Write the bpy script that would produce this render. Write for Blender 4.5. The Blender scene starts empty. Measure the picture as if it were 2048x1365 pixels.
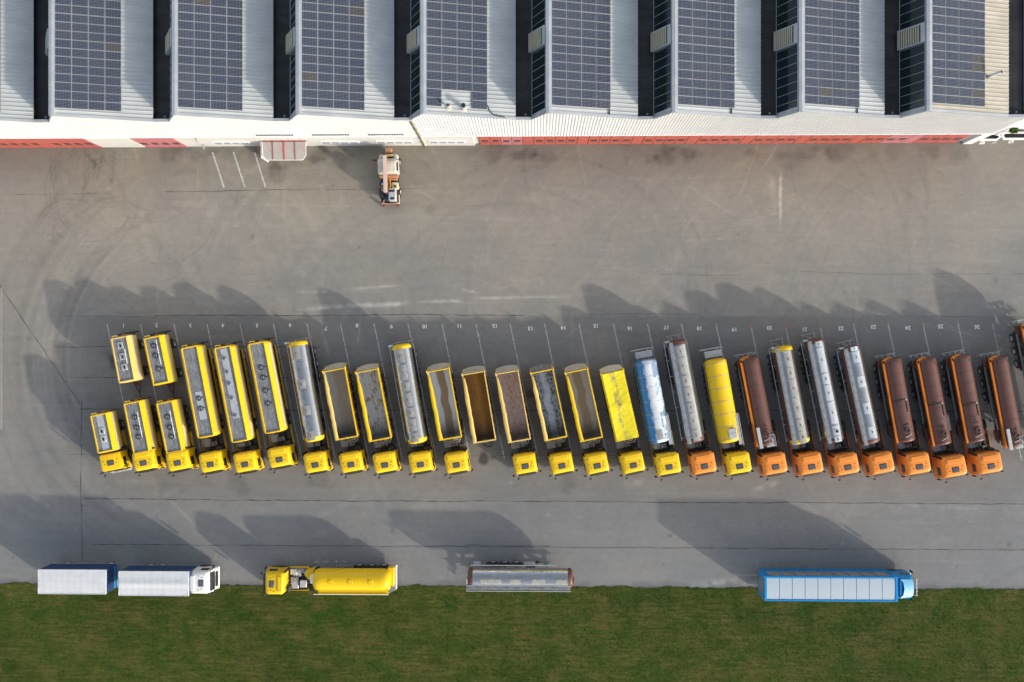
import bpy, math, random
import numpy as np
from mathutils import Vector, Matrix
R = math.radians
random.seed(7); RNG = np.random.default_rng(7)
S = bpy.context.scene
COL = S.collection
# ------------------------------------------------------------------ camera
FPX, CAMH, TILT = 1991.1, 108.0, R(1.324)
cam = bpy.data.cameras.new('camera'); cam.lens = 35.0; cam.sensor_width = 36.0; cam.clip_end = 6000; cam.clip_start = 1
co = bpy.data.objects.new('camera', cam); COL.objects.link(co)
co.location = (0, 0, CAMH); co.rotation_euler = (0, TILT, 0); S.camera = co
# ------------------------------------------------------------------ sky and sun
SUN_EL, SUN_AZ = 17.4, 34.8          # degrees; azimuth measured south of east
w = bpy.data.worlds.new('World'); S.world = w; w.use_nodes = True
nt = w.node_tree; bg = nt.nodes['Background']
sky = nt.nodes.new('ShaderNodeTexSky'); sky.sky_type = 'NISHITA'; sky.sun_disc = False
sky.sun_elevation = R(SUN_EL); sky.sun_rotation = R(90 + SUN_AZ); sky.altitude = 400; sky.dust_density = 2.5; sky.air_density = 1.0
hs = nt.nodes.new('ShaderNodeHueSaturation'); hs.inputs['Saturation'].default_value = .55; nt.links.new(sky.outputs[0], hs.inputs['Color']); nt.links.new(hs.outputs[0], bg.inputs[0]); bg.inputs[1].default_value = 0.15
sd = bpy.data.lights.new('sun', 'SUN'); sd.energy = 2.0; sd.angle = R(1.4); sd.color = (1.0, 0.89, 0.75)
so = bpy.data.objects.new('sun', sd); COL.objects.link(so)
dv = Vector((math.cos(R(SUN_AZ))*math.cos(R(SUN_EL)), -math.sin(R(SUN_AZ))*math.cos(R(SUN_EL)), math.sin(R(SUN_EL))))
so.rotation_euler = dv.to_track_quat('Z', 'Y').to_euler(); so.location = dv*150
S.view_settings.view_transform = 'Standard'; S.view_settings.look = 'None'
S.view_settings.exposure = 1.03; S.view_settings.gamma = 1.0
S.render.engine = 'CYCLES'
S.cycles.max_bounces = 5; S.cycles.diffuse_bounces = 3; S.cycles.glossy_bounces = 3

def W(px, py, z=0.0):
    """point at height z seen at pixel (px, py) of the 2048 px photograph"""
    x = (px-1024)/FPX; y = -(py-682.5)/FPX
    X = math.cos(TILT)*x - math.sin(TILT); Z = math.sin(TILT)*x + math.cos(TILT)
    k = (CAMH-z)/Z
    return Vector((X*k, y*k, z))
# ------------------------------------------------------------------ materials
class NT:
    def __init__(s, name):
        s.m = bpy.data.materials.new(name); s.m.use_nodes = True
        s.n = s.m.node_tree.nodes; s.l = s.m.node_tree.links; s.b = s.n['Principled BSDF']
    def node(s, t, **k):
        a = s.n.new(t)
        for q, v in k.items(): setattr(a, q, v)
        return a
    def coord(s, kind='Object'):
        return s.node('ShaderNodeTexCoord').outputs[kind]
    def sc(s, vec, x, y, z):
        a = s.node('ShaderNodeMapping'); a.inputs['Scale'].default_value = (x, y, z); s.l.new(vec, a.inputs[0]); return a.outputs[0]
    def noise(s, vec, scale, detail=4, rough=.6):
        a = s.node('ShaderNodeTexNoise'); a.inputs['Scale'].default_value = scale; a.inputs['Detail'].default_value = detail; a.inputs['Roughness'].default_value = rough
        s.l.new(vec, a.inputs['Vector']); return a.outputs[0]
    def ramp(s, fac, lo, hi, a=0., b=1.):
        r = s.node('ShaderNodeMapRange'); r.inputs[1].default_value = lo; r.inputs[2].default_value = hi; r.inputs[3].default_value = a; r.inputs[4].default_value = b
        s.put(r.inputs[0], fac); return r.outputs[0]
    def put(s, sock, v):
        if hasattr(v, 'links') or isinstance(v, bpy.types.NodeSocket): s.l.new(v, sock)
        elif isinstance(v, (tuple, list)) and len(v) == 3 and sock.type == 'RGBA': sock.default_value = (*v, 1)
        else: sock.default_value = v
    def mix(s, fac, a, b, blend='MIX'):
        m = s.node('ShaderNodeMix', data_type='RGBA', blend_type=blend)
        s.put(m.inputs[0], fac); s.put(m.inputs[6], a); s.put(m.inputs[7], b); return m.outputs[2]
    def math(s, op, a, b=0.):
        m = s.node('ShaderNodeMath', operation=op); s.put(m.inputs[0], a); s.put(m.inputs[1], b); return m.outputs[0]
    def sep(s, vec):
        m = s.node('ShaderNodeSeparateXYZ'); s.l.new(vec, m.inputs[0]); return m.outputs
    def bump(s, h, strength=.3, dist=.02):
        m = s.node('ShaderNodeBump'); m.inputs['Strength'].default_value = strength; m.inputs['Distance'].default_value = dist
        s.l.new(h, m.inputs['Height']); s.l.new(m.outputs[0], s.b.inputs['Normal'])
    def set(s, col=None, rough=None, metal=None, spec=None, coat=None):
        if col is not None: s.put(s.b.inputs['Base Color'], col)
        if rough is not None: s.put(s.b.inputs['Roughness'], rough)
        if metal is not None: s.put(s.b.inputs['Metallic'], metal)
        if spec is not None: s.put(s.b.inputs['Specular IOR Level'], spec)
        if coat is not None: s.put(s.b.inputs['Coat Weight'], coat)
        return s.m
def paint(name, c, rough=.42, dirt=.25, metal=0., coat=.0, ds=1.3, dcol=None):
    t = NT(name); rnd = t.node('ShaderNodeObjectInfo').outputs['Random']
    va = t.node('ShaderNodeVectorMath', operation='ADD'); cx = t.node('ShaderNodeCombineXYZ'); r40 = t.math('MULTIPLY', rnd, 40.)
    for i in range(3): t.l.new(r40, cx.inputs[i])
    t.l.new(t.coord(), va.inputs[0]); t.l.new(cx.outputs[0], va.inputs[1]); v = va.outputs[0]
    n1 = t.noise(v, ds, 5, .65); n2 = t.noise(t.sc(v, .35, 2.5, 2.5), 3.0, 4)
    dc = dcol or tuple(x*.55+.02 for x in c)
    f = t.ramp(t.math('MULTIPLY', n1, n2), .2, .42, 0, dirt)
    col = t.mix(f, t.mix(t.math('MULTIPLY', rnd, .5), c, tuple(x*.88+.008 for x in c)), dc)
    fd = t.noise(v, 9, 4, .75); col = t.mix(t.ramp(fd, .60, .74, 0, dirt*.9), col, tuple(x*.5 for x in dc))
    return t.set(col, t.ramp(n1, .3, .7, rough*.85, min(1, rough*1.2)), metal, .35, coat)
M = {}
M['yellow'] = paint('yellow_paint', (.76, .485, .006), .4, .3, dcol=(.62, .40, .02))
M['yellow_pale'] = paint('faded_yellow_paint', (.72, .50, .13), .6, .5, dcol=(.45, .30, .12))
M['yellow_tank'] = paint('golden_tank_paint', (.75, .475, .006), .3, .15, dcol=(.60, .40, .02))
M['orange'] = paint('orange_paint', (.78, .25, .035), .4, .2, dcol=(.55, .18, .04))
M['orange2'] = paint('orange_walkway_paint', (.66, .20, .01), .5, .35, dcol=(.35, .12, .03))
M['brown'] = paint('brown_tank_paint', (.118, .050, .038), .42, .5, dcol=(.10, .062, .052), ds=.8)
M['white'] = paint('white_paint', (.72, .73, .71), .5, .18, dcol=(.45, .44, .40))
M['cream'] = paint('cream_paint', (.62, .58, .42), .6, .3, dcol=(.40, .36, .25))
M['navy'] = paint('navy_tarpaulin', (.018, .045, .13), .55, .3, dcol=(.04, .06, .11))
M['blue'] = paint('blue_paint', (.0, .23, .54), .4, .2, dcol=(.02, .18, .40))
M['blue_pale'] = paint('pale_blue_paint', (.36, .60, .74), .45, .25, dcol=(.20, .42, .60))
M['red'] = paint('red_paint', (.55, .03, .02), .5, .2)
M['darkred'] = paint('dark_red_plastic', (.20, .008, .02), .5, .2)
M['black'] = paint('black_plastic', (.018, .018, .02), .55, .4, dcol=(.05, .048, .045))
M['chassis'] = paint('dark_chassis_metal', (.035, .036, .038), .6, .8, dcol=(.075, .068, .06))
M['greymetal'] = paint('galvanised_metal', (.36, .37, .37), .5, .5, .4, dcol=(.2, .2, .19))
M['lightmetal'] = paint('light_aluminium', (.50, .52, .52), .45, .5, .35, dcol=(.30, .30, .29))
M['walk'] = paint('grey_walkway_mesh', (.27, .29, .30), .5, .5, .3, dcol=(.16, .17, .18))
M['boxroof'] = paint('pale_grey_roof_sheet', (.60, .61, .62), .55, .35, dcol=(.44, .45, .47))
M['offwhite'] = paint('dull_offwhite_paint', (.47, .46, .42), .5, .6, dcol=(.28, .26, .22))
M['dullorange'] = paint('sunfaded_orange_paint', (.52, .23, .10), .6, .7, dcol=(.30, .15, .08))
M['boompaint'] = paint('pale_pinkish_boom_paint', (.50, .42, .39), .5, .4, dcol=(.38, .30, .27))
M['concrete'] = paint('kerb_concrete', (.24, .235, .225), .85, .5, dcol=(.17, .165, .155))
M['stripe'] = paint('pale_grey_band', (.60, .60, .57), .35, .4, dcol=(.42, .38, .28))  # pale grey band along the upper flanks of the fuel tanks
M['rust'] = paint('rusty_metal', (.16, .06, .025), .8, .6)
def polished():
    t = NT('polished_aluminium'); v = t.coord()
    n = t.noise(t.sc(v, .5, 3, 3), 1.3, 3, .6)
    col = t.mix(t.ramp(n, .35, .7, 0, 1), (.50, .51, .52), (.34, .34, .33))
    return t.set(col, t.ramp(n, .3, .7, .2, .34), .92, .5)
M['alu'] = polished()
def rubber():
    t = NT('tyre_rubber'); n = t.noise(t.coord(), 9)
    return t.set(t.mix(t.ramp(n, .3, .7), (.022, .022, .023), (.045, .042, .038)), .85, 0)
M['rubber'] = rubber()
M['rim'] = paint('wheel_rim_metal', (.50, .51, .52), .45, .5, .5)
def glass(name, c=(.015, .02, .022), rough=.08):
    t = NT(name); n = t.noise(t.coord(), .6)
    return t.set(t.mix(n, c, tuple(x*1.7 for x in c)), rough, 0, .6)
M['glass'] = glass('dark_glass'); M['hatchglass'] = glass('smoked_hatch', (.06, .07, .08), .25)
M['lamp'] = glass('lamp_lens', (.55, .55, .52), .2)
M['gatebeige'] = paint('pale_beige_tailgate', (.48, .44, .35), .6, .4, dcol=(.34, .28, .2))
M['amber'] = glass('amber_lens', (.7, .22, .02), .3)
def deckmat():
    t = NT('weathered_grey_deck'); v = t.coord()
    n = t.noise(t.sc(v, 1, 3, 1), 1.6, 6, .7); n2 = t.noise(v, 7, 3)
    col = t.mix(t.ramp(n, .35, .65), (.13, .135, .14), (.30, .31, .31))
    return t.set(t.mix(t.ramp(n2, .58, .72, 0, .5), col, (.42, .43, .43)), .55, .25)
M['deck'] = deckmat()
def padmat(name, a, b):
    t = NT(name); v = t.coord()
    n = t.noise(v, 2.2, 6, .7)
    return t.set(t.mix(t.ramp(n, .35, .68), a, b), .6, .15)
M['pad'] = padmat('insulated_grey_lid', (.23, .225, .205), (.36, .36, .335))
M['pad2'] = padmat('pale_blue_grey_lid', (.34, .37, .40), (.44, .47, .50))
def interior(name, side, mid, spots=None, thr=.6, midw=.35, streak=.5, soft=.065, dark_front=True, L=7.3, spotscale=2.2, sides=False):
    t = NT(name); v = t.coord(); x, y, z = t.sep(v)
    wob = t.noise(t.sc(v, .35, .0, .0), .9, 1); wob = t.math('MULTIPLY', t.math('SUBTRACT', wob, .5), 1.1)
    ay = t.math('ABSOLUTE', t.math('ADD', y, wob))
    st = t.noise(t.sc(v, .25, 7, 3), 1.5, 5, .75)
    f = t.ramp(t.math('ADD', ay, t.math('MULTIPLY', t.math('SUBTRACT', st, .5), .25)), midw-soft*.8, midw+soft*1.2)
    col = t.mix(f, mid, side)
    col = t.mix(t.ramp(st, .35, .65, 0, streak), col, tuple(c*.45 for c in side))
    if spots:
        n = t.noise(t.sc(v, .55, 1.2, 1), spotscale, 6, .75); fs = t.ramp(n, thr, thr+.05)
        if sides: fs = t.math('MULTIPLY', fs, t.ramp(ay, .22, .5, .25, 1))
        col = t.mix(fs, col, spots)
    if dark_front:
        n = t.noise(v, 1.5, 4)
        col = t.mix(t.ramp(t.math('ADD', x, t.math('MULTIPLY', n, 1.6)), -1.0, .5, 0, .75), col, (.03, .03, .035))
    return t.set(col, .6, .1)
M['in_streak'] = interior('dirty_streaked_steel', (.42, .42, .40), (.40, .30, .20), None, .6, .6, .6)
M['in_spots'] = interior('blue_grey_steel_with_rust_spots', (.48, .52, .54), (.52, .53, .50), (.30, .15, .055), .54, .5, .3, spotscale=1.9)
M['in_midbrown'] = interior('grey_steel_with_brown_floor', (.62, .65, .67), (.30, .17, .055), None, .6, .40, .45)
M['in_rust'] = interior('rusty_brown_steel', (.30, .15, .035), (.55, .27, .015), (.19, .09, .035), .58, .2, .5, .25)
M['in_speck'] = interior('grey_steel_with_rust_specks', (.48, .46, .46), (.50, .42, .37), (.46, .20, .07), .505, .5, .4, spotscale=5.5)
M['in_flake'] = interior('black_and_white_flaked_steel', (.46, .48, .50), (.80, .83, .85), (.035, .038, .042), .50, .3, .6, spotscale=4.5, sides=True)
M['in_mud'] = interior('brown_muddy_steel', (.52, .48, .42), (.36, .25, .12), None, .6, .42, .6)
def seamed(name, c, px_, py_):
    t = NT(name); v = t.coord(); x, y, z = t.sep(v); n = t.noise(v, 1.1, 5, .65)
    lx = t.math('LESS_THAN', t.math('PINGPONG', x, px_/2), .025); ly = t.math('LESS_THAN', t.math('PINGPONG', y, py_/2), .02)
    col = t.mix(t.ramp(n, .42, .68, 0, .35), c, tuple(q*.72 for q in c))
    col = t.mix(t.math('MULTIPLY', t.math('MAXIMUM', lx, ly), .35), col, tuple(q*.6 for q in c))
    t.bump(n, .4, .05); return t.set(col, .5)
M['boxtop'] = seamed('stitched_pale_roof_cover', (.60, .61, .62), .66, .64)
def tarpmat():
    t = NT('stained_yellow_tarpaulin'); v = t.coord()
    n = t.noise(t.sc(v, .5, .9, 1), .9, 5, .65); n2 = t.noise(t.sc(v, 1, 3, 1), 2, 5)
    x, y, z = t.sep(v)
    c = t.ramp(t.math('ABSOLUTE', y), .2, .95, 1, 0)
    f = t.ramp(t.math('MULTIPLY', t.math('MULTIPLY', n, n2), c), .17, .34, 0, .8)
    t.bump(t.noise(t.sc(v, 2.0, .7, 1), 2.5, 4), .6, .06)
    return t.set(t.mix(f, (.80, .66, .01), (.16, .16, .13)), .5)
M['tarp'] = tarpmat()
def milkmat():
    t = NT('blue_and_white_mottled_tank'); v = t.coord(); x, y, z = t.sep(v)
    n = t.noise(t.sc(v, .7, 1.6, 1), 1.5, 6, .7); n2 = t.noise(v, .7, 3)
    a = t.math('ADD', t.math('ADD', y, t.math('MULTIPLY', t.math('SUBTRACT', n, .5), 1.1)), .35)
    col = t.mix(t.ramp(a, -.12, .02), (.02, .16, .36), (.52, .62, .68))
    right = t.math('MULTIPLY', t.ramp(y, .35, .5), t.ramp(n2, .47, .53)); col = t.mix(t.math('MULTIPLY', right, .8), col, (.12, .20, .34))
    return t.set(col, .35)
M['milk'] = milkmat()
M['pane'] = glass('pale_window_pane', (.22, .26, .30), .25)
def roofmat(name, c, c2):
    t = NT(name); v = t.coord()
    n = t.noise(t.sc(v, .15, 1, 1), 1.2, 5); n2 = t.noise(v, .35, 3)
    return t.set(t.mix(t.ramp(t.math('MULTIPLY', n, n2), .15, .35), c, c2), .5, .25)
M['metalroof'] = roofmat('standing_seam_metal', (.40, .43, .44), (.47, .50, .50))
M['beigeroof'] = roofmat('beige_standing_seam_metal', (.38, .35, .285), (.46, .43, .365))
M['louvre'] = paint('dull_cream_louvre', (.40, .37, .26), .6, .4, dcol=(.26, .24, .18))
M['gutter'] = roofmat('dark_membrane', (.012, .013, .014), (.035, .034, .032))
M['ridge'] = roofmat('pale_ridge_metal', (.33, .36, .39), (.42, .44, .46))
M['wall'] = roofmat('white_wall_sheet', (.74, .75, .75), (.80, .80, .80))
M['wall2'] = roofmat('pale_grey_wall_panel', (.60, .60, .57), (.66, .66, .63))
def gatemat(name, c):
    t = NT(name); v = t.coord(); n = t.noise(t.sc(v, 1, 1, .4), 1.2, 4)
    return t.set(t.mix(n, c, tuple(min(1, x*1.15) for x in c)), .5)
M['gate'] = gatemat('red_gate_paint', (.34, .08, .06)); M['gate2'] = gatemat('faded_pink_gate_paint', (.36, .13, .14)); M['gate3'] = gatemat('crimson_gate_paint', (.33, .08, .075))
M['gatewin'] = glass('gate_window_glass', (.05, .035, .03), .3)
def saw_glass():
    t = NT('green_dark_glazing'); v = t.coord()
    n = t.noise(t.sc(v, .8, .5, .8), .5, 3); n2 = t.noise(t.sc(v, 1, .25, 1), 1.5, 2)
    return t.set(t.mix(t.ramp(n, .35, .65), (.008, .022, .018), (.014, .018, .03)), .1, 0, .6)
M['glazing'] = saw_glass()
def solar(name, c1, c2):
    t = NT(name); v = t.coord(); x, y, z = t.sep(v)
    def grid(s, period, wd):
        m = t.math('PINGPONG', s, period/2)
        return t.math('LESS_THAN', m, wd)
    gx = t.math('PINGPONG', x, .065); gy = t.math('PINGPONG', y, .065)
    dots = t.math('LESS_THAN', t.math('ADD', gx, gy), .030)
    n = t.noise(t.sc(v, 3, 3, 3), 1.0, 2)
    rnd = t.node('ShaderNodeObjectInfo').outputs['Random']
    g = t.node('ShaderNodeNewGeometry').outputs['Position']
    cell = t.node('ShaderNodeTexWhiteNoise'); 
    sn = t.node('ShaderNodeVectorMath', operation='SNAP'); t.l.new(g, sn.inputs[0]); sn.inputs[1].default_value = (1.46, .81, 50)
    t.l.new(sn.outputs[0], cell.inputs[0])
    col = t.mix(t.ramp(cell.outputs[0], .1, .95), c1, c2)
    lines = t.math('LESS_THAN', t.math('MINIMUM', gx, gy), .006)
    col = t.mix(t.math('MULTIPLY', lines, .3), col, (.20, .22, .25))
    col = t.mix(t.math('MULTIPLY', dots, .6), col, (.55, .56, .58))
    return t.set(col, .3, 0, .25)
M['solar'] = solar('solar_cells', (.010, .020, .048), (.020, .028, .052))
M['solar_brown'] = solar('brownish_solar_cells', (.034, .030, .028), (.04, .034, .032))
def poly():
    t = NT('twinwall_canopy_sheet'); v = t.coord(); n = t.noise(v, 1.0, 4)
    return t.set(t.mix(n, (.30, .28, .26), (.40, .38, .35)), .35)
M['poly'] = poly()
def linepaint(name, c, lo=.42, hi=.62):
    t = NT(name); v = t.coord(); n = t.noise(v, 5, 6, .75)
    return t.set(t.mix(t.ramp(n, lo, hi), c, (.19, .185, .175)), .8)
M['line'] = linepaint('worn_white_road_paint', (.52, .52, .50)); M['linered'] = linepaint('worn_red_road_paint', (.45, .16, .10))
M['number'] = linepaint('white_number_paint', (.72, .72, .70), .58, .72)
def tar():
    t = NT('tar_joint'); n = t.noise(t.coord(), .5, 4)
    return t.set(t.mix(t.ramp(n, .3, .7), (.03, .03, .032), (.10, .098, .095)), .7)
M['tar'] = tar()

# ------------------------------------------------------------------ mesh builder
class MB:
    def __init__(s): s.v = []; s.f = []; s.m = []; s.mats = []; s.cur = 0
    def mat(s, m):
        m = M[m] if isinstance(m, str) else m
        if m not in s.mats: s.mats.append(m)
        s.cur = s.mats.index(m); return s
    def add(s, vs, fs):
        o = len(s.v); s.v += [tuple(v) for v in vs]; s.f += [tuple(i+o for i in f) for f in fs]; s.m += [s.cur]*len(fs); return s
    def loft(s, rings, caps=(True, True), closed=True):
        n = len(rings[0]); vs = [p for r in rings for p in r]; fs = []
        for k in range(len(rings)-1):
            for i in range(n if closed else n-1):
                j = (i+1) % n; fs.append((k*n+i, k*n+j, (k+1)*n+j, (k+1)*n+i))
        if closed and caps[0]: fs.append(tuple(range(n-1, -1, -1)))
        if closed and caps[1]: fs.append(tuple((len(rings)-1)*n+i for i in range(n)))
        return s.add(vs, fs)
    def box(s, x0, x1, y0, y1, z0, z1, c=.0):
        if c <= 0:
            v = [(x0,y0,z0),(x1,y0,z0),(x1,y1,z0),(x0,y1,z0),(x0,y0,z1),(x1,y0,z1),(x1,y1,z1),(x0,y1,z1)]
            return s.add(v, [(3,2,1,0),(4,5,6,7),(0,1,5,4),(1,2,6,5),(2,3,7,6),(3,0,4,7)])
        c = min(c, (x1-x0)*.45, (y1-y0)*.45, (z1-z0)*.45)
        def oc(i, z):
            a0, a1, b0, b1 = x0+i, x1-i, y0+i, y1-i
            return [(a0+c,b0,z),(a1-c,b0,z),(a1,b0+c,z),(a1,b1-c,z),(a1-c,b1,z),(a0+c,b1,z),(a0,b1-c,z),(a0,b0+c,z)]
        return s.loft([oc(c*.9, z0), oc(0, z0+c), oc(0, z1-c), oc(c*.9, z1)])
    def prism(s, poly, axis, a, b):
        def P(p, t): return (t, p[0], p[1]) if axis == 'x' else ((p[0], t, p[1]) if axis == 'y' else (p[0], p[1], t))
        return s.loft([[P(p, a) for p in poly], [P(p, b) for p in poly]])
    def cyl(s, p0, p1, r0, r1=None, n=12):
        p0 = Vector(p0); p1 = Vector(p1); r1 = r0 if r1 is None else r1
        d = (p1-p0).normalized(); u = d.orthogonal().normalized(); w_ = d.cross(u)
        rg = lambda p, r: [p+(u*math.cos(t)+w_*math.sin(t))*r for t in [2*math.pi*i/n for i in range(n)]]
        return s.loft([rg(p0, r0), rg(p1, r1)])
    def tube(s, pts, r, n=6):
        for a, b in zip(pts, pts[1:]): s.cyl(a, b, r, n=n)
        return s
    def disc(s, c, r, h, n=16, r2=None): return s.cyl(c, (c[0], c[1], c[2]+h), r, r2, n)
    def ring(s, c, r, t, n=18, m=6):
        rs = []
        for i in range(n+1):
            a = 2*math.pi*i/n
            rs.append([(c[0]+(r+t*math.cos(b))*math.cos(a), c[1]+(r+t*math.cos(b))*math.sin(a), c[2]+t*math.sin(b)) for b in [2*math.pi*j/m for j in range(m)]])
        return s.loft(rs, (False, False))
    def mesh(s, name, smooth=True, angle=35):
        me = bpy.data.meshes.new(name); me.from_pydata(s.v, [], s.f)
        for m in s.mats: me.materials.append(m)
        if len(s.mats) > 1: me.polygons.foreach_set('material_index', s.m)
        if smooth:
            me.polygons.foreach_set('use_smooth', [True]*len(me.polygons)); me.set_sharp_from_angle(angle=R(angle))
        me.update(); return me
    def build(s, name, parent=None, loc=None, rz=0, smooth=True):
        o = bpy.data.objects.new(name, s.mesh(name, smooth)); COL.objects.link(o)
        if parent: o.parent = parent
        if loc is not None: o.location = loc
        if rz: o.rotation_euler.z = rz
        return o
def B(m): return MB().mat(m)
def tag(o, label=None, cat=None, group=None, kind=None):
    if label: o['label'] = label
    if cat: o['category'] = cat
    if group: o['group'] = group
    if kind: o['kind'] = kind
    return o
def thing(name, label, cat, loc=(0, 0, 0), rz=0, group=None):
    o = bpy.data.objects.new(name, None); o.empty_display_size = .5; COL.objects.link(o); o.location = loc; o.rotation_euler = (0, 0, rz)
    return tag(o, label, cat, group)
def inst(name, me, parent, loc=(0, 0, 0), rz=0):
    o = bpy.data.objects.new(name, me); COL.objects.link(o); o.parent = parent; o.location = loc; o.rotation_euler.z = rz; return o
def struct(o): o['kind'] = 'structure'; return o
# ------------------------------------------------------------------ ground
FY, GY = 21.24, -26.62                    # facade line, lawn edge
def asphalt():
    xs = np.concatenate([[-1500, -600, -250, -130, -85], np.arange(-64, 58, .15), [75, 120, 250, 600, 1500]])
    ys = np.concatenate([[-27.4], np.arange(-27.2, 26, .15), [30, 45, 80]])
    nx, ny = len(xs), len(ys)
    X, Y = np.meshgrid(xs, ys); T = np.ones((ny, nx)); WM = np.zeros((ny, nx)); ST = np.zeros((ny, nx))
    def noise(scale, seed):
        r = np.random.default_rng(seed); g = r.random((64, 64))
        u = (X/scale) % 63; v = (Y/scale) % 63; i = np.floor(u).astype(int); j = np.floor(v).astype(int); fu = u-i; fv = v-j
        fu = fu*fu*(3-2*fu); fv = fv*fv*(3-2*fv); a = g[j, i]; b = g[j, (i+1) % 63]; c = g[(j+1) % 63, i]; d = g[(j+1) % 63, (i+1) % 63]
        return (a*(1-fu)+b*fu)*(1-fv)+(c*(1-fu)+d*fu)*fv-.5
    n1, n2, n3, n4 = noise(9, 1), noise(3.1, 2), noise(1.1, 3), noise(.45, 4)
    T += .10*n1+.09*n2+.07*n3+.06*n4
    # warm dust near the hall, cooler lane by the lawn
    T *= 1-.15*np.clip((Y-13.5+3*n1)/5, 0, 1)
    T *= 1-.05*np.clip((-12-Y)/3, 0, 1)
    WM += np.clip((Y-2)/19, 0, 1)*.75+.5*n1+.4*n2
    WM -= np.clip((-14-Y)/4, 0, 1)*.45
    WM -= np.clip((X-22)/30, 0, 1)*.35
    T *= 1-.10*np.clip((Y-17.5)/3.5, 0, 1)-.02*np.clip((Y-12)/9, 0, 1)
    def px(p, q): v = W(p, q); return v.x, v.y
    def arc(cx, cy, r, a0, a1, wd, amp, tgt=None):
        d = np.hypot(X-cx, Y-cy)-r; an = np.degrees(np.arctan2(Y-cy, X-cx)) % 360
        lo, hi = a0 % 360, a1 % 360; sp = (a1-a0) % 360 or 360; t = ((an-lo) % 360)/sp
        m = np.exp(-(d/wd)**2)*np.clip(t*8, 0, 1)*np.clip((1-t)*8, 0, 1)*(t <= 1)
        (T if tgt is None else tgt).__iadd__(m*amp*(1+1.2*n3))
    def line(x0, y0, x1, y1, wd, amp, tgt=None, ragged=.6):
        L = math.hypot(x1-x0, y1-y0); ux, uy = (x1-x0)/L, (y1-y0)/L
        t = (X-x0)*ux+(Y-y0)*uy; d = -(X-x0)*uy+(Y-y0)*ux+.5*n2*wd*2
        m = np.exp(-(d/wd)**2)*np.clip(t/L*6, 0, 1)*np.clip((1-t/L)*6, 0, 1)*(t > 0)*(t < L)
        (T if tgt is None else tgt).__iadd__(m*amp*(1+ragged*2*n4+ragged*2*n2))
    rg = random.Random(5)
    for _ in range(150):                      # tyre arcs swept by turning lorries
        r = rg.uniform(5, 22); cx = rg.uniform(-60, 54); cy = rg.uniform(-10, 22); a = rg.uniform(0, 360); wdt = rg.choice([.14, .2, .3])
        am = rg.choice([-.05, -.04, .045, .06, -.06]); arc(cx, cy, r, a, a+rg.uniform(30, 110), wdt, am)
        if rg.random() < .6: arc(cx, cy, r+2.0, a, a+rg.uniform(30, 110), wdt, am)
    for k in range(14):
        q0 = rg.uniform(150, 260); a_ = px(q0, 296); b_ = px(q0+rg.uniform(-15, 50), rg.uniform(340, 400)); line(*a_, *b_, rg.uniform(.09, .2), rg.uniform(-.16, -.06))
    for k in range(22):
        cx, cy = px(rg.uniform(120, 330), rg.uniform(310, 520)); a_ = rg.uniform(140, 260); arc(cx, cy, rg.uniform(1.2, 7), a_, a_+rg.uniform(60, 140), .09, rg.uniform(-.16, -.06))
    for k in range(70):
        x0 = rg.uniform(-55, 48); y0 = rg.uniform(3, 19); l = rg.uniform(2, 9); an = rg.uniform(-.6, .6)+rg.choice([0, 0, 1.57])
        line(x0, y0, x0+l*math.cos(an), y0+l*math.sin(an), rg.uniform(.05, .09), rg.choice([.09, .13, -.09]))
    c = px(430, 720)
    for k in range(16):                      # sweep round the end of the row
        r = 16.5+rg.uniform(0, 9); arc(c[0], c[1], r, rg.uniform(95, 140), rg.uniform(190, 265), rg.uniform(.15, .45), rg.uniform(-.10, -.04))
    for k in range(8):
        r = 13+rg.uniform(0, 12); arc(c[0], c[1], r, rg.uniform(100, 140), rg.uniform(180, 250), .12, rg.uniform(.04, .07))
    for (p, q, r0) in ((215, 360, 1.6), (210, 340, 3.2), (190, 380, 4.6), (235, 330, 6.5), (140, 470, 3), (1480, 560, 5), (1480, 560, 6.1), (1500, 530, 8), (640, 480, 7), (1130, 560, 9)):
        cx, cy = px(p, q)
        for k in range(3): arc(cx, cy, r0+k*.45, rg.uniform(0, 60), rg.uniform(200, 330), .12, -.085 if p < 400 else .06)
    for (p0, q0, p1, q1, wd, am) in ((600, 619, 830, 606, .22, .34), (590, 586, 660, 584, .15, .22), (700, 578, 800, 570, .12, .2), (830, 604, 930, 602, .15, .3), (930, 596, 1150, 594, .12, .18), (960, 588, 920, 578, .1, .2),
            (1562, 340, 1560, 470, .14, .3), (1545, 345, 1550, 440, .3, .08), (640, 640, 660, 720, .12, .12), (722, 612, 716, 690, .12, .14), (1500, 985, 1560, 965, .3, .22), (1370, 1178, 1480, 1160, .35, .18), (1480, 1172, 1540, 1160, .2, .2),
            (1175, 640, 1100, 700, .1, .08), (1640, 600, 1990, 680, .07, .12), (1190, 480, 1260, 400, .1, .08), (1240, 975, 1290, 960, .5, .12), (300, 960, 420, 1080, .1, .08), (1800, 1010, 1990, 1018, .2, .08)):
        a = px(p0, q0); b = px(p1, q1); line(*a, *b, wd, am*1.9)
    for k in range(60):                      # straight scrapes along the lower lane and through the yard
        x0 = rg.uniform(-60, 45); y0 = rg.choice([rg.uniform(-26, -15), rg.uniform(4, 20)]); l = rg.uniform(5, 25); an = rg.uniform(-.05, .05)
        line(x0, y0, x0+l, y0+l*an, rg.uniform(.06, .14), rg.choice([-.05, .05, .07]))
    for k in range(50):                      # scrapes in line with the bays
        x0 = rg.uniform(-45, 48); y0 = rg.uniform(-6, 8); l = rg.uniform(2, 7); an = R(-78+rg.uniform(-14, 14))
        line(x0, y0, x0+l*math.cos(an), y0+l*math.sin(an), rg.uniform(.06, .12), rg.choice([-.06, .07, .1]))
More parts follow.
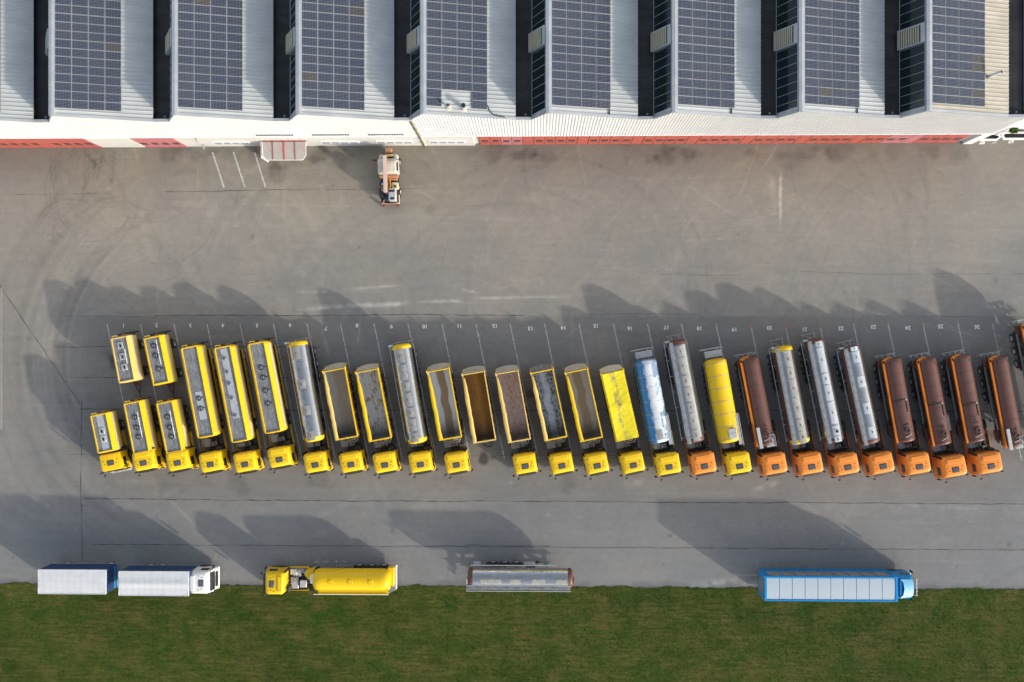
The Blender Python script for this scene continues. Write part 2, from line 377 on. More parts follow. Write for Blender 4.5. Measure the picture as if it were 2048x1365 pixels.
    def blot(p, q, r, amp, asp=1.0):
        cx, cy = px(p, q); d = np.hypot((X-cx)/asp, Y-cy)+n3*r*1.3+n4*r*.6; T.__iadd__(-amp*np.clip(1.25-d/r, 0, 1)**.7)
    for p, q, r, a in ((222, 716, .5, .5), (228, 733, .55, .5), (967, 919, .45, .6), (965, 908, .3, .3), (1066, 790, .7, .55), (1072, 806, .6, .45), (985, 915, .2, .4), (745, 885, .3, .3), (650, 770, .25, .3), (1700, 790, .3, .3), (1640, 745, .3, .3), (1975, 870, .5, .35),
                       (470, 965, 1.2, .16), (330, 958, 1.4, .14), (640, 962, 1.2, .14), (900, 958, 1.3, .12), (545, 330, .8, .18), (560, 345, 1.0, .14), (1140, 962, 1.2, .12), (860, 420, .4, .15), (1990, 560, .3, .2), (1925, 906, .8, .25), (1960, 920, .6, .2)):
        blot(p, q, r, a)
    for k in range(26):
        p = rg.uniform(20, 1950); blot(p, rg.uniform(297, 318), rg.uniform(.4, 1.2), rg.uniform(.06, .2), 1.8)
    for k in range(200):
        blot(rg.uniform(0, 2040), rg.uniform(300, 1150), rg.uniform(.06, .22), rg.choice([.25, .15, -.2, -.15]))
    # two joints where the paving slabs of different age meet
    T *= 1-.13*np.clip((2.75-Y)/.15, 0, 1)*np.clip((Y+13.2)/1.2, 0, 1)*np.clip((X+52)/3, 0, 1)
    T *= 1-.22*np.clip((-26.0-Y+n3*.8)/.5, 0, 1)
    T *= 1-.05*((Y < -11.2) & (Y > -17.2))*(X > -49)
    v = np.stack([X, Y, np.zeros_like(X)], -1).reshape(-1, 3).astype(np.float32)
    me = bpy.data.meshes.new('asphalt_yard'); me.vertices.add(nx*ny); me.vertices.foreach_set('co', v.ravel())
    idx = np.arange(nx*ny).reshape(ny, nx); q = np.stack([idx[:-1, :-1], idx[:-1, 1:], idx[1:, 1:], idx[1:, :-1]], -1).reshape(-1, 4)
    nf = len(q); me.loops.add(nf*4); me.loops.foreach_set('vertex_index', q.ravel().astype(np.int32))
    me.polygons.add(nf); me.polygons.foreach_set('loop_start', (np.arange(nf)*4).astype(np.int32)); me.polygons.foreach_set('loop_total', np.full(nf, 4, np.int32))
    me.update(calc_edges=True)
    at = me.attributes.new('wear', 'FLOAT_COLOR', 'POINT')
    cc = np.stack([np.clip(T, .3, 1.9)*.5, np.clip(WM*.5+.5, 0, 1), np.zeros_like(T), np.ones_like(T)], -1).astype(np.float32)
    at.data.foreach_set('color', cc.ravel())
    t = NT('worn_asphalt'); a = t.node('ShaderNodeAttribute', attribute_name='wear'); r, g, b_ = t.sep(a.outputs['Vector'])
    p = t.coord(); f1 = t.noise(p, 14, 4, .8); f2 = t.noise(p, 1.7, 6, .7); f3 = t.noise(t.sc(p, .12, 1.6, 1), 1.0, 5, .7)
    base = t.mix(t.ramp(g, .2, .95), (.203, .206, .204), (.252, .226, .186))
    k = t.math('MULTIPLY', r, 2.0)
    k = t.math('MULTIPLY', k, t.ramp(f1, .25, .75, .86, 1.14)); k = t.math('MULTIPLY', k, t.ramp(f2, .25, .75, .92, 1.08)); k = t.math('MULTIPLY', k, t.ramp(f3, .3, .7, .95, 1.05))
    cmb = t.node('ShaderNodeCombineXYZ')
    for i in range(3): t.l.new(k, cmb.inputs[i])
    col = t.mix(1.0, base, cmb.outputs[0], 'MULTIPLY'); s1 = t.noise(p, 2.3, 2, .5); s2 = t.noise(t.sc(p, 1, 1, 1), 5.5, 3, .6); col = t.mix(t.ramp(s1, .735, .76, 0, .5), col, (.06, .058, .055)); col = t.mix(t.ramp(s2, .735, .76, 0, .35), col, (.42, .41, .39)); t.bump(f1, .25, .01); t.bump(f1, .25, .01); t.set(col, .88, 0, .3)
    me.materials.append(t.m)
    o = bpy.data.objects.new('asphalt_yard', me); COL.objects.link(o); struct(o)
asphalt()
def grassmat(name, dark, mid, yel):
    t = NT(name); p = t.coord()
    a = t.noise(p, .35, 5, .6); b = t.noise(p, 2.6, 6, .75); c = t.noise(t.sc(p, .25, 2.2, 1), 1.5, 5, .7); d = t.noise(p, 16, 4, .8)
    col = t.mix(t.ramp(b, .38, .62), dark, mid); gp = t.noise(p, .22, 4, .65); col = t.mix(t.ramp(gp, .54, .66, 0, .75), col, (dark[0]*.8, dark[1]*1.1, dark[2])); lg = t.noise(p, .09, 3, .6); col = t.mix(t.ramp(lg, .48, .65, 0, .3), col, tuple(x*.5 for x in dark))
    col = t.mix(t.ramp(t.math('MULTIPLY', a, c), .2, .36, 0, .85), col, yel)
    col = t.mix(t.ramp(d, .35, .62, .0, .6), col, tuple(x*.35 for x in dark))
    t.bump(d, .8, .05); return t.set(col, .9, 0, .15)
M['lawn'] = grassmat('short_grass', (.043, .080, .010), (.084, .118, .018), (.17, .145, .042))
M['field'] = grassmat('meadow', (.045, .07, .016), (.075, .10, .024), (.13, .115, .05))
M['blade'] = grassmat('grass_blades', (.053, .100, .012), (.118, .155, .026), (.21, .18, .055))
struct(B('field').add([(-3000,-3000,-.06),(3000,-3000,-.06),(3000,3000,-.06),(-3000,3000,-.06)], [(0,1,2,3)]).build('terrain'))
def lawn():
    m = B('lawn'); xs = [-1500, -300, -100]+[x*.25 for x in range(-256, 236)]+[100, 300, 1500]; rg = random.Random(3)
    e = 0; top = []
    for x in xs:
        e = e*.75+rg.uniform(-.11, .11); top.append((x, GY+e+.012*0, .02))
    rows = [top, [(x, GY-.12, .05) for x in xs], [(x, -60, .05) for x in xs], [(x, -1500, .05) for x in xs]]
    m.loft(rows, closed=False); struct(m.build('lawn', smooth=False))
    n = 170000
    x = RNG.uniform(-62, 56, n); y = GY-.02-RNG.random(n)**1.0*13.4; a = RNG.uniform(0, 6.283, n)
    h = RNG.uniform(.05, .13, n); wd = RNG.uniform(.012, .03, n); lx = RNG.normal(0, .05, n); ly = RNG.normal(0, .05, n)
    v = np.zeros((n, 3, 3)); v[:, 0] = np.stack([x-np.cos(a)*wd, y-np.sin(a)*wd, np.full(n, .045)], -1); v[:, 1] = np.stack([x+np.cos(a)*wd, y+np.sin(a)*wd, np.full(n, .045)], -1)
    v[:, 2] = np.stack([x+lx, y+ly, .045+h], -1)
    me = bpy.data.meshes.new('grass'); me.vertices.add(n*3); me.vertices.foreach_set('co', v.ravel().astype(np.float32))
    me.loops.add(n*3); me.loops.foreach_set('vertex_index', np.arange(n*3, dtype=np.int32)); me.polygons.add(n)
    me.polygons.foreach_set('loop_start', (np.arange(n)*3).astype(np.int32)); me.polygons.foreach_set('loop_total', np.full(n, 3, np.int32)); me.update(calc_edges=True)
    me.materials.append(M['blade']); o = bpy.data.objects.new('grass', me); COL.objects.link(o)
    tag(o, 'short green grass blades of the lawn below the truck yard', 'grass', kind='stuff')
lawn()
def strip(m, pts, w_, z, wob=0., seed=0):
    rg = random.Random(seed); P = []
    for a, b in zip(pts, pts[1:]):
        n = max(1, int(math.hypot(b[0]-a[0], b[1]-a[1])/(.6 if wob else 99)))
        for i in range(n): P.append((a[0]+(b[0]-a[0])*i/n, a[1]+(b[1]-a[1])*i/n))
    P.append(tuple(pts[-1])[:2]); L, Rr = [], []; e = 0
    for i, p in enumerate(P):
        q = P[min(i+1, len(P)-1)]; o = P[max(i-1, 0)]; dx, dy = q[0]-o[0], q[1]-o[1]; l = math.hypot(dx, dy) or 1
        e = e*.85+rg.uniform(-wob, wob); ww = w_/2*(rg.uniform(.35, 1.25) if wob else 1)
        nx, ny = -dy/l, dx/l; L.append((p[0]+nx*(e+ww), p[1]+ny*(e+ww), z)); Rr.append((p[0]+nx*(e-ww), p[1]+ny*(e-ww), z))
    m.loft([Rr, L], closed=False)
jt = [([(310,632),(1050,631)],.07),([(1180,629),(1400,628)],.05),([(130,633),(310,634)],.04),([(110,694),(640,695)],.06),([(140,755),(900,756)],.06),([(160,819),(2048,823)],.07),([(900,755),(1300,757)],.04),([(130,909),(1400,912)],.04),([(1400,912),(2000,918)],.03),
      ([(165,997),(700,1002),(1300,1004),(2048,1008)],.08),([(185,1090),(700,1092),(1400,1097),(2048,1100)],.07),([(163,805),(162,1000),(164,1124)],.07),([(0,572),(75,680),(160,808)],.07),([(330,384),(640,379)],.06),([(650,380),(850,377)],.04),([(0,392),(200,388)],.03),
      ([(1600,543),(1780,549),(2048,548)],.03),([(1320,550),(1480,552)],.03),([(1750,632),(2048,634)],.03),([(930,1090),(1100,1092)],.04),([(560,750),(1340,757)],.03)]
m = B('tar')
for k, (pts, w_) in enumerate(jt): strip(m, [W(*p).xy for p in pts], w_*1.25, .004, .035, k)
struct(m.build('asphalt_joints', smooth=False))
xs = [W(x, 649).x for x in (214,281,348,414,480,547,614,681,748,816,884,952,1020,1089,1158,1227,1295,1363,1432,1501,1570,1639,1707,1776,1846,1916,1985,2054)]
tan12 = math.tan(R(11.9))
for i, x in enumerate(xs):
    m = B('line'); rr = random.Random(i); y0 = 1.86; ln = 14.6; a = y0
    while a > y0-ln:
        b = max(y0-ln, a-rr.uniform(1.5, 4.5))
        strip(m, [(x+(y0-a)*tan12, a), (x+(y0-b)*tan12, b)], rr.uniform(.09, .13), .004); a = b-rr.choice([0, 0, .08])
    if i in (19, 20, 21): m.mat('linered'); strip(m, [(x-.02, y0+.02), (x+.11, y0-.5)], .2, .008)
    struct(m.build('parking_line', smooth=False))
m = B('line')
for a, b in (((425,305),(448,375)), ((467,305),(490,375)), ((509,305),(531,375))):
    m = B('line'); strip(m, [W(*a).xy, W(*b).xy], .17, .004); struct(m.build('parking_line', smooth=False))
def text(s, loc, size, rz, mat, name, parent=None, flat=True, rx=0, ext=.0):
    cu = bpy.data.curves.new(name, 'FONT'); cu.body = s; cu.size = size; cu.align_x = 'CENTER'; cu.align_y = 'CENTER'; cu.extrude = ext; cu.offset = size*.025
    o = bpy.data.objects.new(name, cu); COL.objects.link(o)
    me = bpy.data.meshes.new_from_object(o); bpy.data.objects.remove(o); me.name = name; me.materials.clear(); me.materials.append(M[mat])
    o = bpy.data.objects.new(name, me); COL.objects.link(o); o.location = loc; o.rotation_euler = (rx, 0, rz)
    if parent: o.parent = parent
    return o
nums = [(247,651),(313,651),(381,651),(446,651),(514,651),(580,651),(652,657),(714,651),(783,653),(850,653),(919,652),(990,652),(1061,657),(1127,656),(1192,652),(1260,657),(1333,655),(1399,657),(1469,659),(1539,656),(1609,659),(1682,657),(1747,654),(1816,656),(1881,653),(1954,654)]
for i, p in enumerate(nums):
    v = W(*p); struct(text(str(i+1), (v.x, v.y,   .005), .58, math.pi, 'number', 'bay_number'))
# pale kerb strip at the far left of the yard
v0, v1 = W(0, 575), W(5, 860)
struct(B('concrete').box(v0.x-1.6, v0.x+.25, v1.y, v0.y, .0, .12, .03).build('kerb'))
# ------------------------------------------------------------------ the hall
PITCH, ZR, ZE, ZG = 11.65, 15.6, 12.9, 12.35
X0 = 1.25; YB = 56.0; LSPLIT = -11.95; XE = 46.75
ridges = [X0+PITCH*i for i in range(-6, 4)]
hall = thing('depot_hall', 'long white depot hall with sawtooth roof, blue solar panels and red folding gates', 'building', (0, FY, 0))
def prof(x):
    u = (x-X0) % PITCH
    if x > XE-.4: return 12.75
    if u <= 8.55: return ZR-.06+(ZE-ZR)*u/8.55
    if u <= 10.1: return ZE-.08
    return ZE-.08+(ZR-.06-ZE+.08)*(u-10.1)/(PITCH-10.1)
def wallsheet(x0, x1, zb, pitch, amp, yb, mat, tops=None):
    n = int((x1-x0)/(pitch/4)); xs = sorted(set([x0+(x1-x0)*i/n for i in range(n+1)]))
    lo, hi = [], []
    for x in xs:
        t = ((x-x0)/pitch) % 1; y = yb-(amp if .25 <= t < .75 else 0)
        lo.append((x, y, zb)); hi.append((x, y, prof(x)))
    return B(mat).loft([lo, hi], closed=False)
wallsheet(LSPLIT+.15, XE, 5.15, .30, .09, 0, 'wall').build('upper_wall', hall, smooth=False)
wallsheet(-75, LSPLIT-.15, 5.0, .30, .012, -.02, 'wall').build('upper_wall', hall, smooth=False)
m = B('wall2'); m.box(-75, LSPLIT-.15, .02, .5, 0, 5.0); m.box(-9.9+3.4, XE, .22, .6, 0, 5.15); m.box(LSPLIT+.15, -6.5, .0, .6, 0, 5.15); m.box(-75, XE, .9, 1.2, 0, 11.8); m.build('lower_wall', hall, smooth=False)
m = B('wall').box(LSPLIT+.1, XE+.15, -.09, .0, 5.06, 5.16, .02); m.box(-75, LSPLIT-.2, -.06, .0, 4.98, 5.04, .01); m.build('wall_flashing', hall)
B('wall').box(XE-.9, XE+.12, -.1, .4, 0, 5.05, .03).box(XE, XE+.2, -.02, YB-FY, 0, 12.7).build('corner_wall', hall)
B('wall').box(-75, XE, YB-FY-.3, YB-FY, 0, 12.3).box(-75.3, -75, 0, YB-FY, 0, 12.3).build('back_wall', hall)
# downpipe chase between the two facades
m = B('cream'); m.box(LSPLIT-.16, LSPLIT+.16, -.05, .3, 0, prof(LSPLIT)-.1); m.mat('chassis').tube([(LSPLIT, -.14, 12.4), (LSPLIT, -.14, 0.1)], .06)
for z in (2, 4.3, 6.5, 8.8, 11): m.mat('greymetal').box(LSPLIT-.12, LSPLIT+.12, -.22, 0, z, z+.14)
m.build('downpipe', hall)
# parapet trim following the roofline
m = B('ridge'); pts = []
for r in ridges: pts += [(r, ZR), (r+8.55, ZE), (r+10.1, ZE-.02), (r+PITCH-.1, ZR)]
pts = [p for p in pts if p[0] < XE]+[(XE, 12.8)]
for a, b in zip(pts, pts[1:]):
    if a[0] < -75: a = (-75, prof(-75))
    if b[0] <= a[0]: continue
    m.loft([[(q[0], -.10, q[1]-.10), (q[0], -.10, q[1]+.05), (q[0], .16, q[1]+.05), (q[0], .16, q[1]-.10)] for q in (a, b)])
m.build('parapet_trim', hall, smooth=False)
BETA = math.atan((ZR-ZE)/8.55)
pm = B('greymetal').box(.015, 1.42, .01, .765, 0, .035).mat('solar').add([(.035,.03,.038),(1.40,.03,.038),(1.40,.745,.038),(.035,.745,.038)], [(0,1,2,3)]).mesh('solar_panel', False)
pmb = pm.copy(); pmb.materials[1] = M['solar_brown']
rest = MB(); rr = random.Random(4); rows = 16
brown = {(-5+1, 4, 0): 1}
for bi, r in enumerate(ridges):
    if r < -60: 
        continue
    last = bi == len(ridges)-1
    L = YB-FY
    # ribbed slope: standing seams run down the slope
    m = B('beigeroof' if last else 'metalroof'); n = int(L/.40); y = .12
    sec = []
    while y < L: sec += [(y, 0), (y+.31, 0), (y+.33, .07), (y+.38, .07)]; y += .40
    Pt = lambda u, y, h: (r+.05+u*8.5+h*math.sin(BETA), y, ZR-.03+(ZE-ZR)*u+h)
    m.loft([[Pt(0, y, h) for y, h in sec], [Pt(1, y, h) for y, h in sec]][::-1], closed=False)
    m.build('roof_slope', hall, smooth=False)
    m = B('ridge'); m.loft([[(r-.24, y, ZR+.02), (r-.24, y, ZR+.1), (r+.04, y, ZR+.13), (r+.3, y, ZR+.06), (r+.3, y, ZR-.1)] for y in (-.1, L)]); m.build('ridge_cap', hall, smooth=False)
    g0, g1 = r+8.55, r+10.12
    m = B('gutter'); m.add([(g0, .1, ZG), (g1, .1, ZG), (g1, L, ZG), (g0, L, ZG)], [(0,1,2,3)]); m.add([(g0, .1, ZG), (g0, L, ZG), (g0, L, ZE-.03), (g0, .1, ZE-.03)], [(0,1,2,3)]); m.add([(g1, .1, ZG), (g1, L, ZG), (g1, L, ZG+.14), (g1, .1, ZG+.14)], [(3,2,1,0)])
    m.mat('gutter').box(g0-.03, g1, .02, .12, ZG, ZE-.05); m.mat('greymetal').disc((g0+.95, .5, ZG), .1, .04, 10); m.build('gutter', hall, smooth=False)
    if not last:
        r2 = r+PITCH; a = (r+10.1, ZG+.14); b = (r2-.22, ZR-.05)
        m = B('glazing').add([(a[0], .1, a[1]), (b[0], .1, b[1]), (b[0], L, b[1]), (a[0], L, a[1])], [(0,1,2,3)]); m.build('glazing', hall, smooth=False)
        m = B('ridge'); y = .1
        dx, dz = b[0]-a[0], b[1]-a[1]; l = math.hypot(dx, dz); nx, nz = -dz/l, dx/l
        def bar(y, wd, h, mm): mm.loft([[(a[0]+dx*t, y, a[1]+dz*t), (a[0]+dx*t+nx*h, y, a[1]+dz*t+nz*h), (a[0]+dx*t+nx*h, y+wd, a[1]+dz*t+nz*h), (a[0]+dx*t, y+wd, a[1]+dz*t)] for t in (0, 1)])
        bar(.1, .32, .06, m); y = 1.05; m.mat('greymetal')
        while y < L: bar(y, .035, .05, m); y += .86
        m.box(a[0]-.03, a[0]+.07, .1, L, a[1]-.05, a[1]+.05); m.mat('ridge'); m.box(b[0]-.10, b[0]+.02, .1, L, b[1]-.12, b[1]+.02)
        m.build('glazing_frame', hall, smooth=False)
        # louvred vent box standing on the glazing
        m = B('ridge'); y0, y1 = 6.3, 8.1; q0 = (a[0]-.05, a[1]+.25); q1 = (b[0]+.1, b[1]-.05)
        P = lambda t, h, y: (q0[0]+(q1[0]-q0[0])*t+nx*h, y, q0[1]+(q1[1]-q0[1])*t+nz*h)
        m.loft([[P(0, 0, y), P(0, .32, y), P(1, .32, y), P(1, 0, y)] for y in (y0, y1)])
        m.build('roof_vent', hall, smooth=False); vent = COL.objects[-1] if False else None
        m = B('chassis').add([P(.03, .322, y0+.1), P(.86, .322, y0+.1), P(.86, .322, y1-.12), P(.03, .322, y1-.12)], [(0,1,2,3), (3,2,1,0)]); m.mat('louvre')
        for k in range(9):
            t0 = .05+k*.088; m.loft([[P(t0, .325, y), P(t0+.01, .38, y), P(t0+.045, .38, y), P(t0+.055, .325, y)] for y in (y0+.12, y1-.14)])
        m.build('louvre_panel', hall, smooth=False)
    # solar array: pale mounting sheet with panels on it
    ar = B('ridge').box(-.02, 5.86, -.02, rows*.81+.0, 0, .05)
    if abs(r+10.4) < .3:
        ar = B('ridge').box(-.02, 5.86, .81*2-.02, rows*.81, 0, .05).box(-.02, 1.44, -.02, .81*2-.02, 0, .05).box(4.4, 5.86, -.02, .81*2-.02, 0, .05)
    aro = ar.build('solar_array', hall, (r+.30, .66, ZR-.03-.30*math.tan(BETA)+.10), smooth=False); aro.rotation_euler.y = BETA
    ca, sa = math.cos(BETA), math.sin(BETA)
    for row in range(rows):
        for c in range(4):
            if abs(r+10.4) < .3 and row < 2 and c in (1, 2): continue
            br = rr.random() < .012 or (last and c == 3 and row in (1, 4, 5))
            if row < 3 and not (r < -50 and c < 3):
                inst('solar_panel', pmb if br else pm, aro, (c*1.465, row*.81, .055))
            else:
                ox, oy, oz = c*1.465, row*.81, .055; bx, by, bz = aro.location
                for k, (x0, x1, y0, y1, z) in enumerate(((.015, 1.42, .01, .765, .03), (.035, 1.40, .03, .745, .038))):
                    rest.mat('greymetal' if k == 0 else ('solar_brown' if br else 'solar'))
                    rest.add([(bx+(ox+x)*ca+(oz+z)*sa, by+oy+y, bz-(ox+x)*sa+(oz+z)*ca) for x, y in ((x0,y0),(x1,y0),(x1,y1),(x0,y1))], [(0,1,2,3)])
tag(rest.build('solar_panel', hall, smooth=False), kind='stuff')
# chimneys and the cable on the roof
def slopez(x): u = (x-X0) % PITCH; return ZR+(ZE-ZR)*u/8.55
def flue(px_, py_, r_, h, mat='lightmetal'):
    v = W(px_, py_, 14.6); x, y = v.x, v.y-FY; z = slopez(x)
    m = B(mat).cyl((x, y, z-.1), (x, y, z+h), r_).cyl((x, y, z+h-.02), (x, y, z+h+.18), r_*1.35).mat('black').cyl((x, y, z+h+.18), (x, y, z+h+.2), r_*1.05)
    m.mat('cream').box(x-.25, x+.25, y-.3, y+.2, z-.1, z+.12, .04)
    return m.build('chimney', hall)
flue(898, 216, .12, .7); flue(928, 216, .2, .95)
v = W(1984, 150, 13.7); x, y = v.x, v.y-FY; z = slopez(x)
B('lightmetal').cyl((x-.3, y-.2, z-.1), (x-.3, y-.2, z+.5), .14).cyl((x-.3, y-.2, z+.5), (x+.5, y+.05, z+1.0), .14).mat('black').cyl((x+.5, y+.05, z+1.0), (x+.56, y+.07, z+1.04), .15).build('chimney', hall)
m = B('black'); P = [W(a, b, 13.6) for a, b in ((975, 212), (979, 222), (984, 228), (992, 232), (1010, 234))]
m.tube([(p.x, p.y-FY, slopez(p.x)+.12) for p in P], .05); m.build('roof_cable', hall)
B('wall2').box(W(205, 295).x+.05, W(377, 295).x-4.7, -.05, .02, .04, 4.9, .02).build('pale_panel', hall, smooth=False)
for px_, b_ in ((1219, 219), (1463, 218), (1715, 215)):
    p = W(px_, b_, 13.9); B('chassis').box(p.x-.05, p.x+.05, .12, .7, slopez(p.x)+.02, slopez(p.x)+.12).build('roof_clamp', hall, smooth=False)
# gates
def gate_leaf_mesh(w_, mat, win=True):
    m = B(mat); m.box(.02, w_-.02, 0, .08, .04, 4.95, .012)
    for z in (.15, 2.75): m.box(.08, w_-.08, -.02, .0, z, z+.04)
    if win: m.mat('black').box(.25, w_-.25, -.02, .0, 1.6, 2.5, .01).mat('gatewin').box(.28, w_-.28, -.03, -.02, 1.66, 2.44)
    return m.mesh('gate_leaf', False)
GM = {(w_, k): gate_leaf_mesh(w_, k) for w_ in (1.15,) for k in ('gate', 'gate2', 'gate3')}
def gate(x, cols, w_=1.15, y=.05):
    g = B('black').box(x-.04, x+4*w_+.04, y+.1, y+.15, 0, 5.0).build('gate', hall, smooth=False)
    for k in range(4): inst('gate_leaf', GM[(w_, cols[k])], g, (x+k*w_, y+(0 if k % 2 else -.012), 0))
    return g
x = -6.15; gm = 0
gx = [W(v, 290).x for v in (961, 1071+0, 1183, 1294, 1405, 1517, 1628, 1739, 1845)]
pan = MB()
start = W(961, 290).x
x = start
n = 0
seq = [('gate', 'gate', 'gate2', 'gate2')]+[('gate',)*4]*6+[('gate', 'gate', 'gate2', 'gate2'), ('gate3', 'gate3', 'gate3', 'gate3')]
for s_ in seq:
    gate(x, s_); xa = x+4*1.15
    mt = 'gate' if n < 7 else 'gate2'
    n < 8 and B(mt).box(xa+.03, xa+1.17, .05, .16, .04, 5.0, .015).build('plain_panel', hall, smooth=False)
    x = xa+1.20; n += 1
print('gates end', x)
for q in (0, 1): B('gate').box(W(205, 295).x-5.80*(q+1)+.02, W(205, 295).x-5.8*(q+1)+1.17, -.06, .02, .04, 4.95, .015).build('plain_panel', hall, smooth=False)
for x, cols in ((W(205, 295).x-4.6, ('gate', 'gate', 'gate3', 'gate3')), (W(205, 295).x-4.6-5.8, ('gate',)*4), (W(205, 295).x-4.6-11.6, ('gate',)*4), (W(377, 295).x-4.6, ('gate2',)*4)):
    gate(x, cols, y=-.06)
# window bands, louvres, canopy, lamps of the left facade
def band(px0, px1, z, h, n, y=-.03):
    a = W(px0, 282, z).x; b = W(px1, 282, z).x; wd = (b-a)/n; m = B('wall').box(a-.1, b+.1, y-.05, .02, z-.06, z+h+.06, .02); o = m.build('window_band', hall)
    for k in range(n):
        B('pane').box(a+k*wd+.07, a+(k+1)*wd-.07, y-.07, y-.04, z, z+h, .01).build('window_pane', o)
for a, b in ((430, 500), (645, 718), (755, 825), (860, 930)): band(a, b, 1.9, .75, 4, -.05)
for a, b in ((508, 590), (620, 700), (733, 812)):
    x0, x1 = W(a+3, 266, 6.6).x, W(b-2, 266, 6.6).x; m = B('wall').box(x0, x1, -.10, .0, 5.0, 6.6, .02); m.mat('chassis'); k = x0+.05
    while k < x1-.15: m.box(k, k+.14, -.20, -.09, 6.38, 6.62); k += .26
    m.mat('wall')
    for z in (5.3, 5.6, 5.9, 6.2): m.box(x0+.08, x1-.08, -.13, -.1, z, z+.08)
    m.build('louvre_window', hall, smooth=False)
for p in ((393, 274, 4.6), (407, 289, 1.0)):
    v = W(p[0], p[1], p[2]); B('greymetal').box(v.x-.1, v.x+.1, -.3, 0, p[2], p[2]+.18, .03).cyl((v.x, -.3, p[2]+.1), (v.x+.15, -.45, p[2]+.02), .07).build('wall_lamp', hall)
can = thing('entrance_canopy', 'grey translucent canopy with red ribs projecting from the white hall wall', 'canopy', (W(568, 283, 2.9).x, FY, 0))
zc0, zc1 = 3.0, 2.75; a = W(523, 283, zc0).x-can.location.x; b = W(612.5, 283, zc0).x-can.location.x; yf = W(568, 320.5, zc1).y-FY
Z = lambda y: zc0+(zc1-zc0)*y/yf
cp = [(a+.05, -.03), (a+.08, yf+.45), (a+.45, yf), (b-.45, yf), (b-.08, yf+.45), (b-.05, -.03)]
B('poly').loft([[(x, y, Z(y)) for x, y in cp], [(x, y, Z(y)+.03) for x, y in cp]]).build('canopy_sheet', can, smooth=False)
m = B('white')
for (p, q) in zip(cp, cp[1:]): m.cyl((p[0], p[1], Z(p[1])+.02), (q[0], q[1], Z(q[1])+.02), .04, n=8)
m.build('edge_frame', can)
for k, wd in ((.245, .02), (.5, .045), (.745, .02)):
    x = a+(b-a)*k; B('red' if k == .5 else 'darkred').loft([[(x-wd, -.03, Z(0)+.03), (x-wd, -.03, Z(0)+.09), (x+wd, -.03, Z(0)+.09), (x+wd, -.03, Z(0)+.03)], [(x-wd, yf, Z(yf)+.03), (x-wd, yf, Z(yf)+.09), (x+wd, yf, Z(yf)+.09), (x+wd, yf, Z(yf)+.03)]]).build('rib', can, smooth=False)
B('darkred').box(a, b, -.1, -.0, zc0-.05, zc0+.08).build('wall_rail', can, smooth=False)
B('white').add([(a-.02, 0, .1), (a-.02, yf+.25, .1), (a-.02, yf+.25, Z(yf)), (a-.02, 0, Z(0)), (a-.12, 0, .1), (a-.12, yf+.25, .1), (a-.12, yf+.25, Z(yf)), (a-.12, 0, Z(0))], [(0,1,2,3), (7,6,5,4), (0,4,5,1), (1,5,6,2), (2,6,7,3)]).build('side_screen', can, smooth=False)
m = B('red')
for k in range(5):
    x = a-.3+(b-a)*k/4; m.tube([(x, 0, 5.2), (x+.1, yf*.6, Z(yf*.6)+.05)], .014, 5)
m.build('tie_rod', can)
# annex at the right edge
an = thing('annex_building', 'plain white annex building east of the depot hall, cut by the right edge', 'building', (W(2040, 150, 12).x, 22.7, 0))
B('wall').box(0, 14, 0, 34, 0, 11.8).build('wall', an, smooth=False); m = B('ridge').box(-.06, 14, -.06, .3, 11.8, 12.1, .02).box(-.06, .3, .3, 34, 11.8, 12.1, .02); m.build('parapet', an, smooth=False)
B('metalroof').box(.3, 13.9, .3, 33.9, 11.7, 11.86).build('roof', an, smooth=False)
v = W(2012, 257, 2.2); t = thing('storage_tank', 'small white round tank standing in the gap beside the annex', 'tank', (v.x, v.y, 0))
B('white').cyl((0, 0, 0), (0, 0, 2.1), .38, n=20).build('tank_wall', t); B('lightmetal').cyl((0, 0, 2.1), (0, 0, 2.22), .41, .36, n=20).build('tank_lid', t)
B('white').box(-2.3, -.3, -.12, .12, 0, 1.1, .04).build('side_wall', t)
def basin(px_, py_, L, label):
    v = W(px_, py_, .3); o = thing('planter', label, 'planter', (v.x, v.y, 0)); m = B('white')
    ol = [(-L/2, .1), (-L/2+.25, -.28), (L/2-.4, -.3), (L/2, .05), (L/2-.3, .5), (-L/2+.3, .52)]
    il = [(x*.86, (y-.1)*.6+.1) for x, y in ol]
    m.loft([[(x, y, .0) for x, y in ol], [(x, y, .42) for x, y in ol], [(x, y, .42) for x, y in il], [(x, y, .12) for x, y in il]], (False, False)); m.build('rim', o, smooth=False)
    B('gutter').loft([[(x, y, .10) for x, y in il], [(x, y, .14) for x, y in il]]).build('soil', o, smooth=False)
basin(1979, 276, 2.4, 'small white rimmed planter above the number 28'); basin(2032, 274, 3.2, 'longer white rimmed planter above the number 29 at the right edge')
def bush(x, y, sx, sy, h, label):
    o = thing('hedge', label, 'hedge', (x, y, 0)); n = 2600; m = B('blade2'); rr = random.Random(8)
    for k in range(n):
        px_, py_, pz = rr.uniform(-sx, sx), rr.uniform(-sy, sy), rr.uniform(.05, h)*rr.uniform(.7, 1); u = Vector((rr.gauss(0, 1), rr.gauss(0, 1), rr.gauss(0, 1))).normalized(); q = u.orthogonal()*.06; c = Vector((px_, py_, pz)); m.add([c-q, c+u*.12, c+q], [(0, 1, 2)])
    m.build('foliage', o, smooth=False); B('rust').cyl((0, 0, 0), (0, 0, h*.7), .04).build('stem', o)
M['blade2'] = grassmat('hedge_leaves', (.035, .08, .01), (.08, .17, .02), (.10, .20, .02))
v = W(2030, 250, .8); bush(v.x, v.y, .28, .8, 1.0, 'narrow bright green hedge between hall corner and white annex')
text('28', (*W(1964, 285).xy, .005), .62, 0, 'number', 'bay_number')['kind'] = 'structure'
text('29', (*W(2022, 283).xy, .005), .62, 0, 'number', 'bay_number')['kind'] = 'structure'
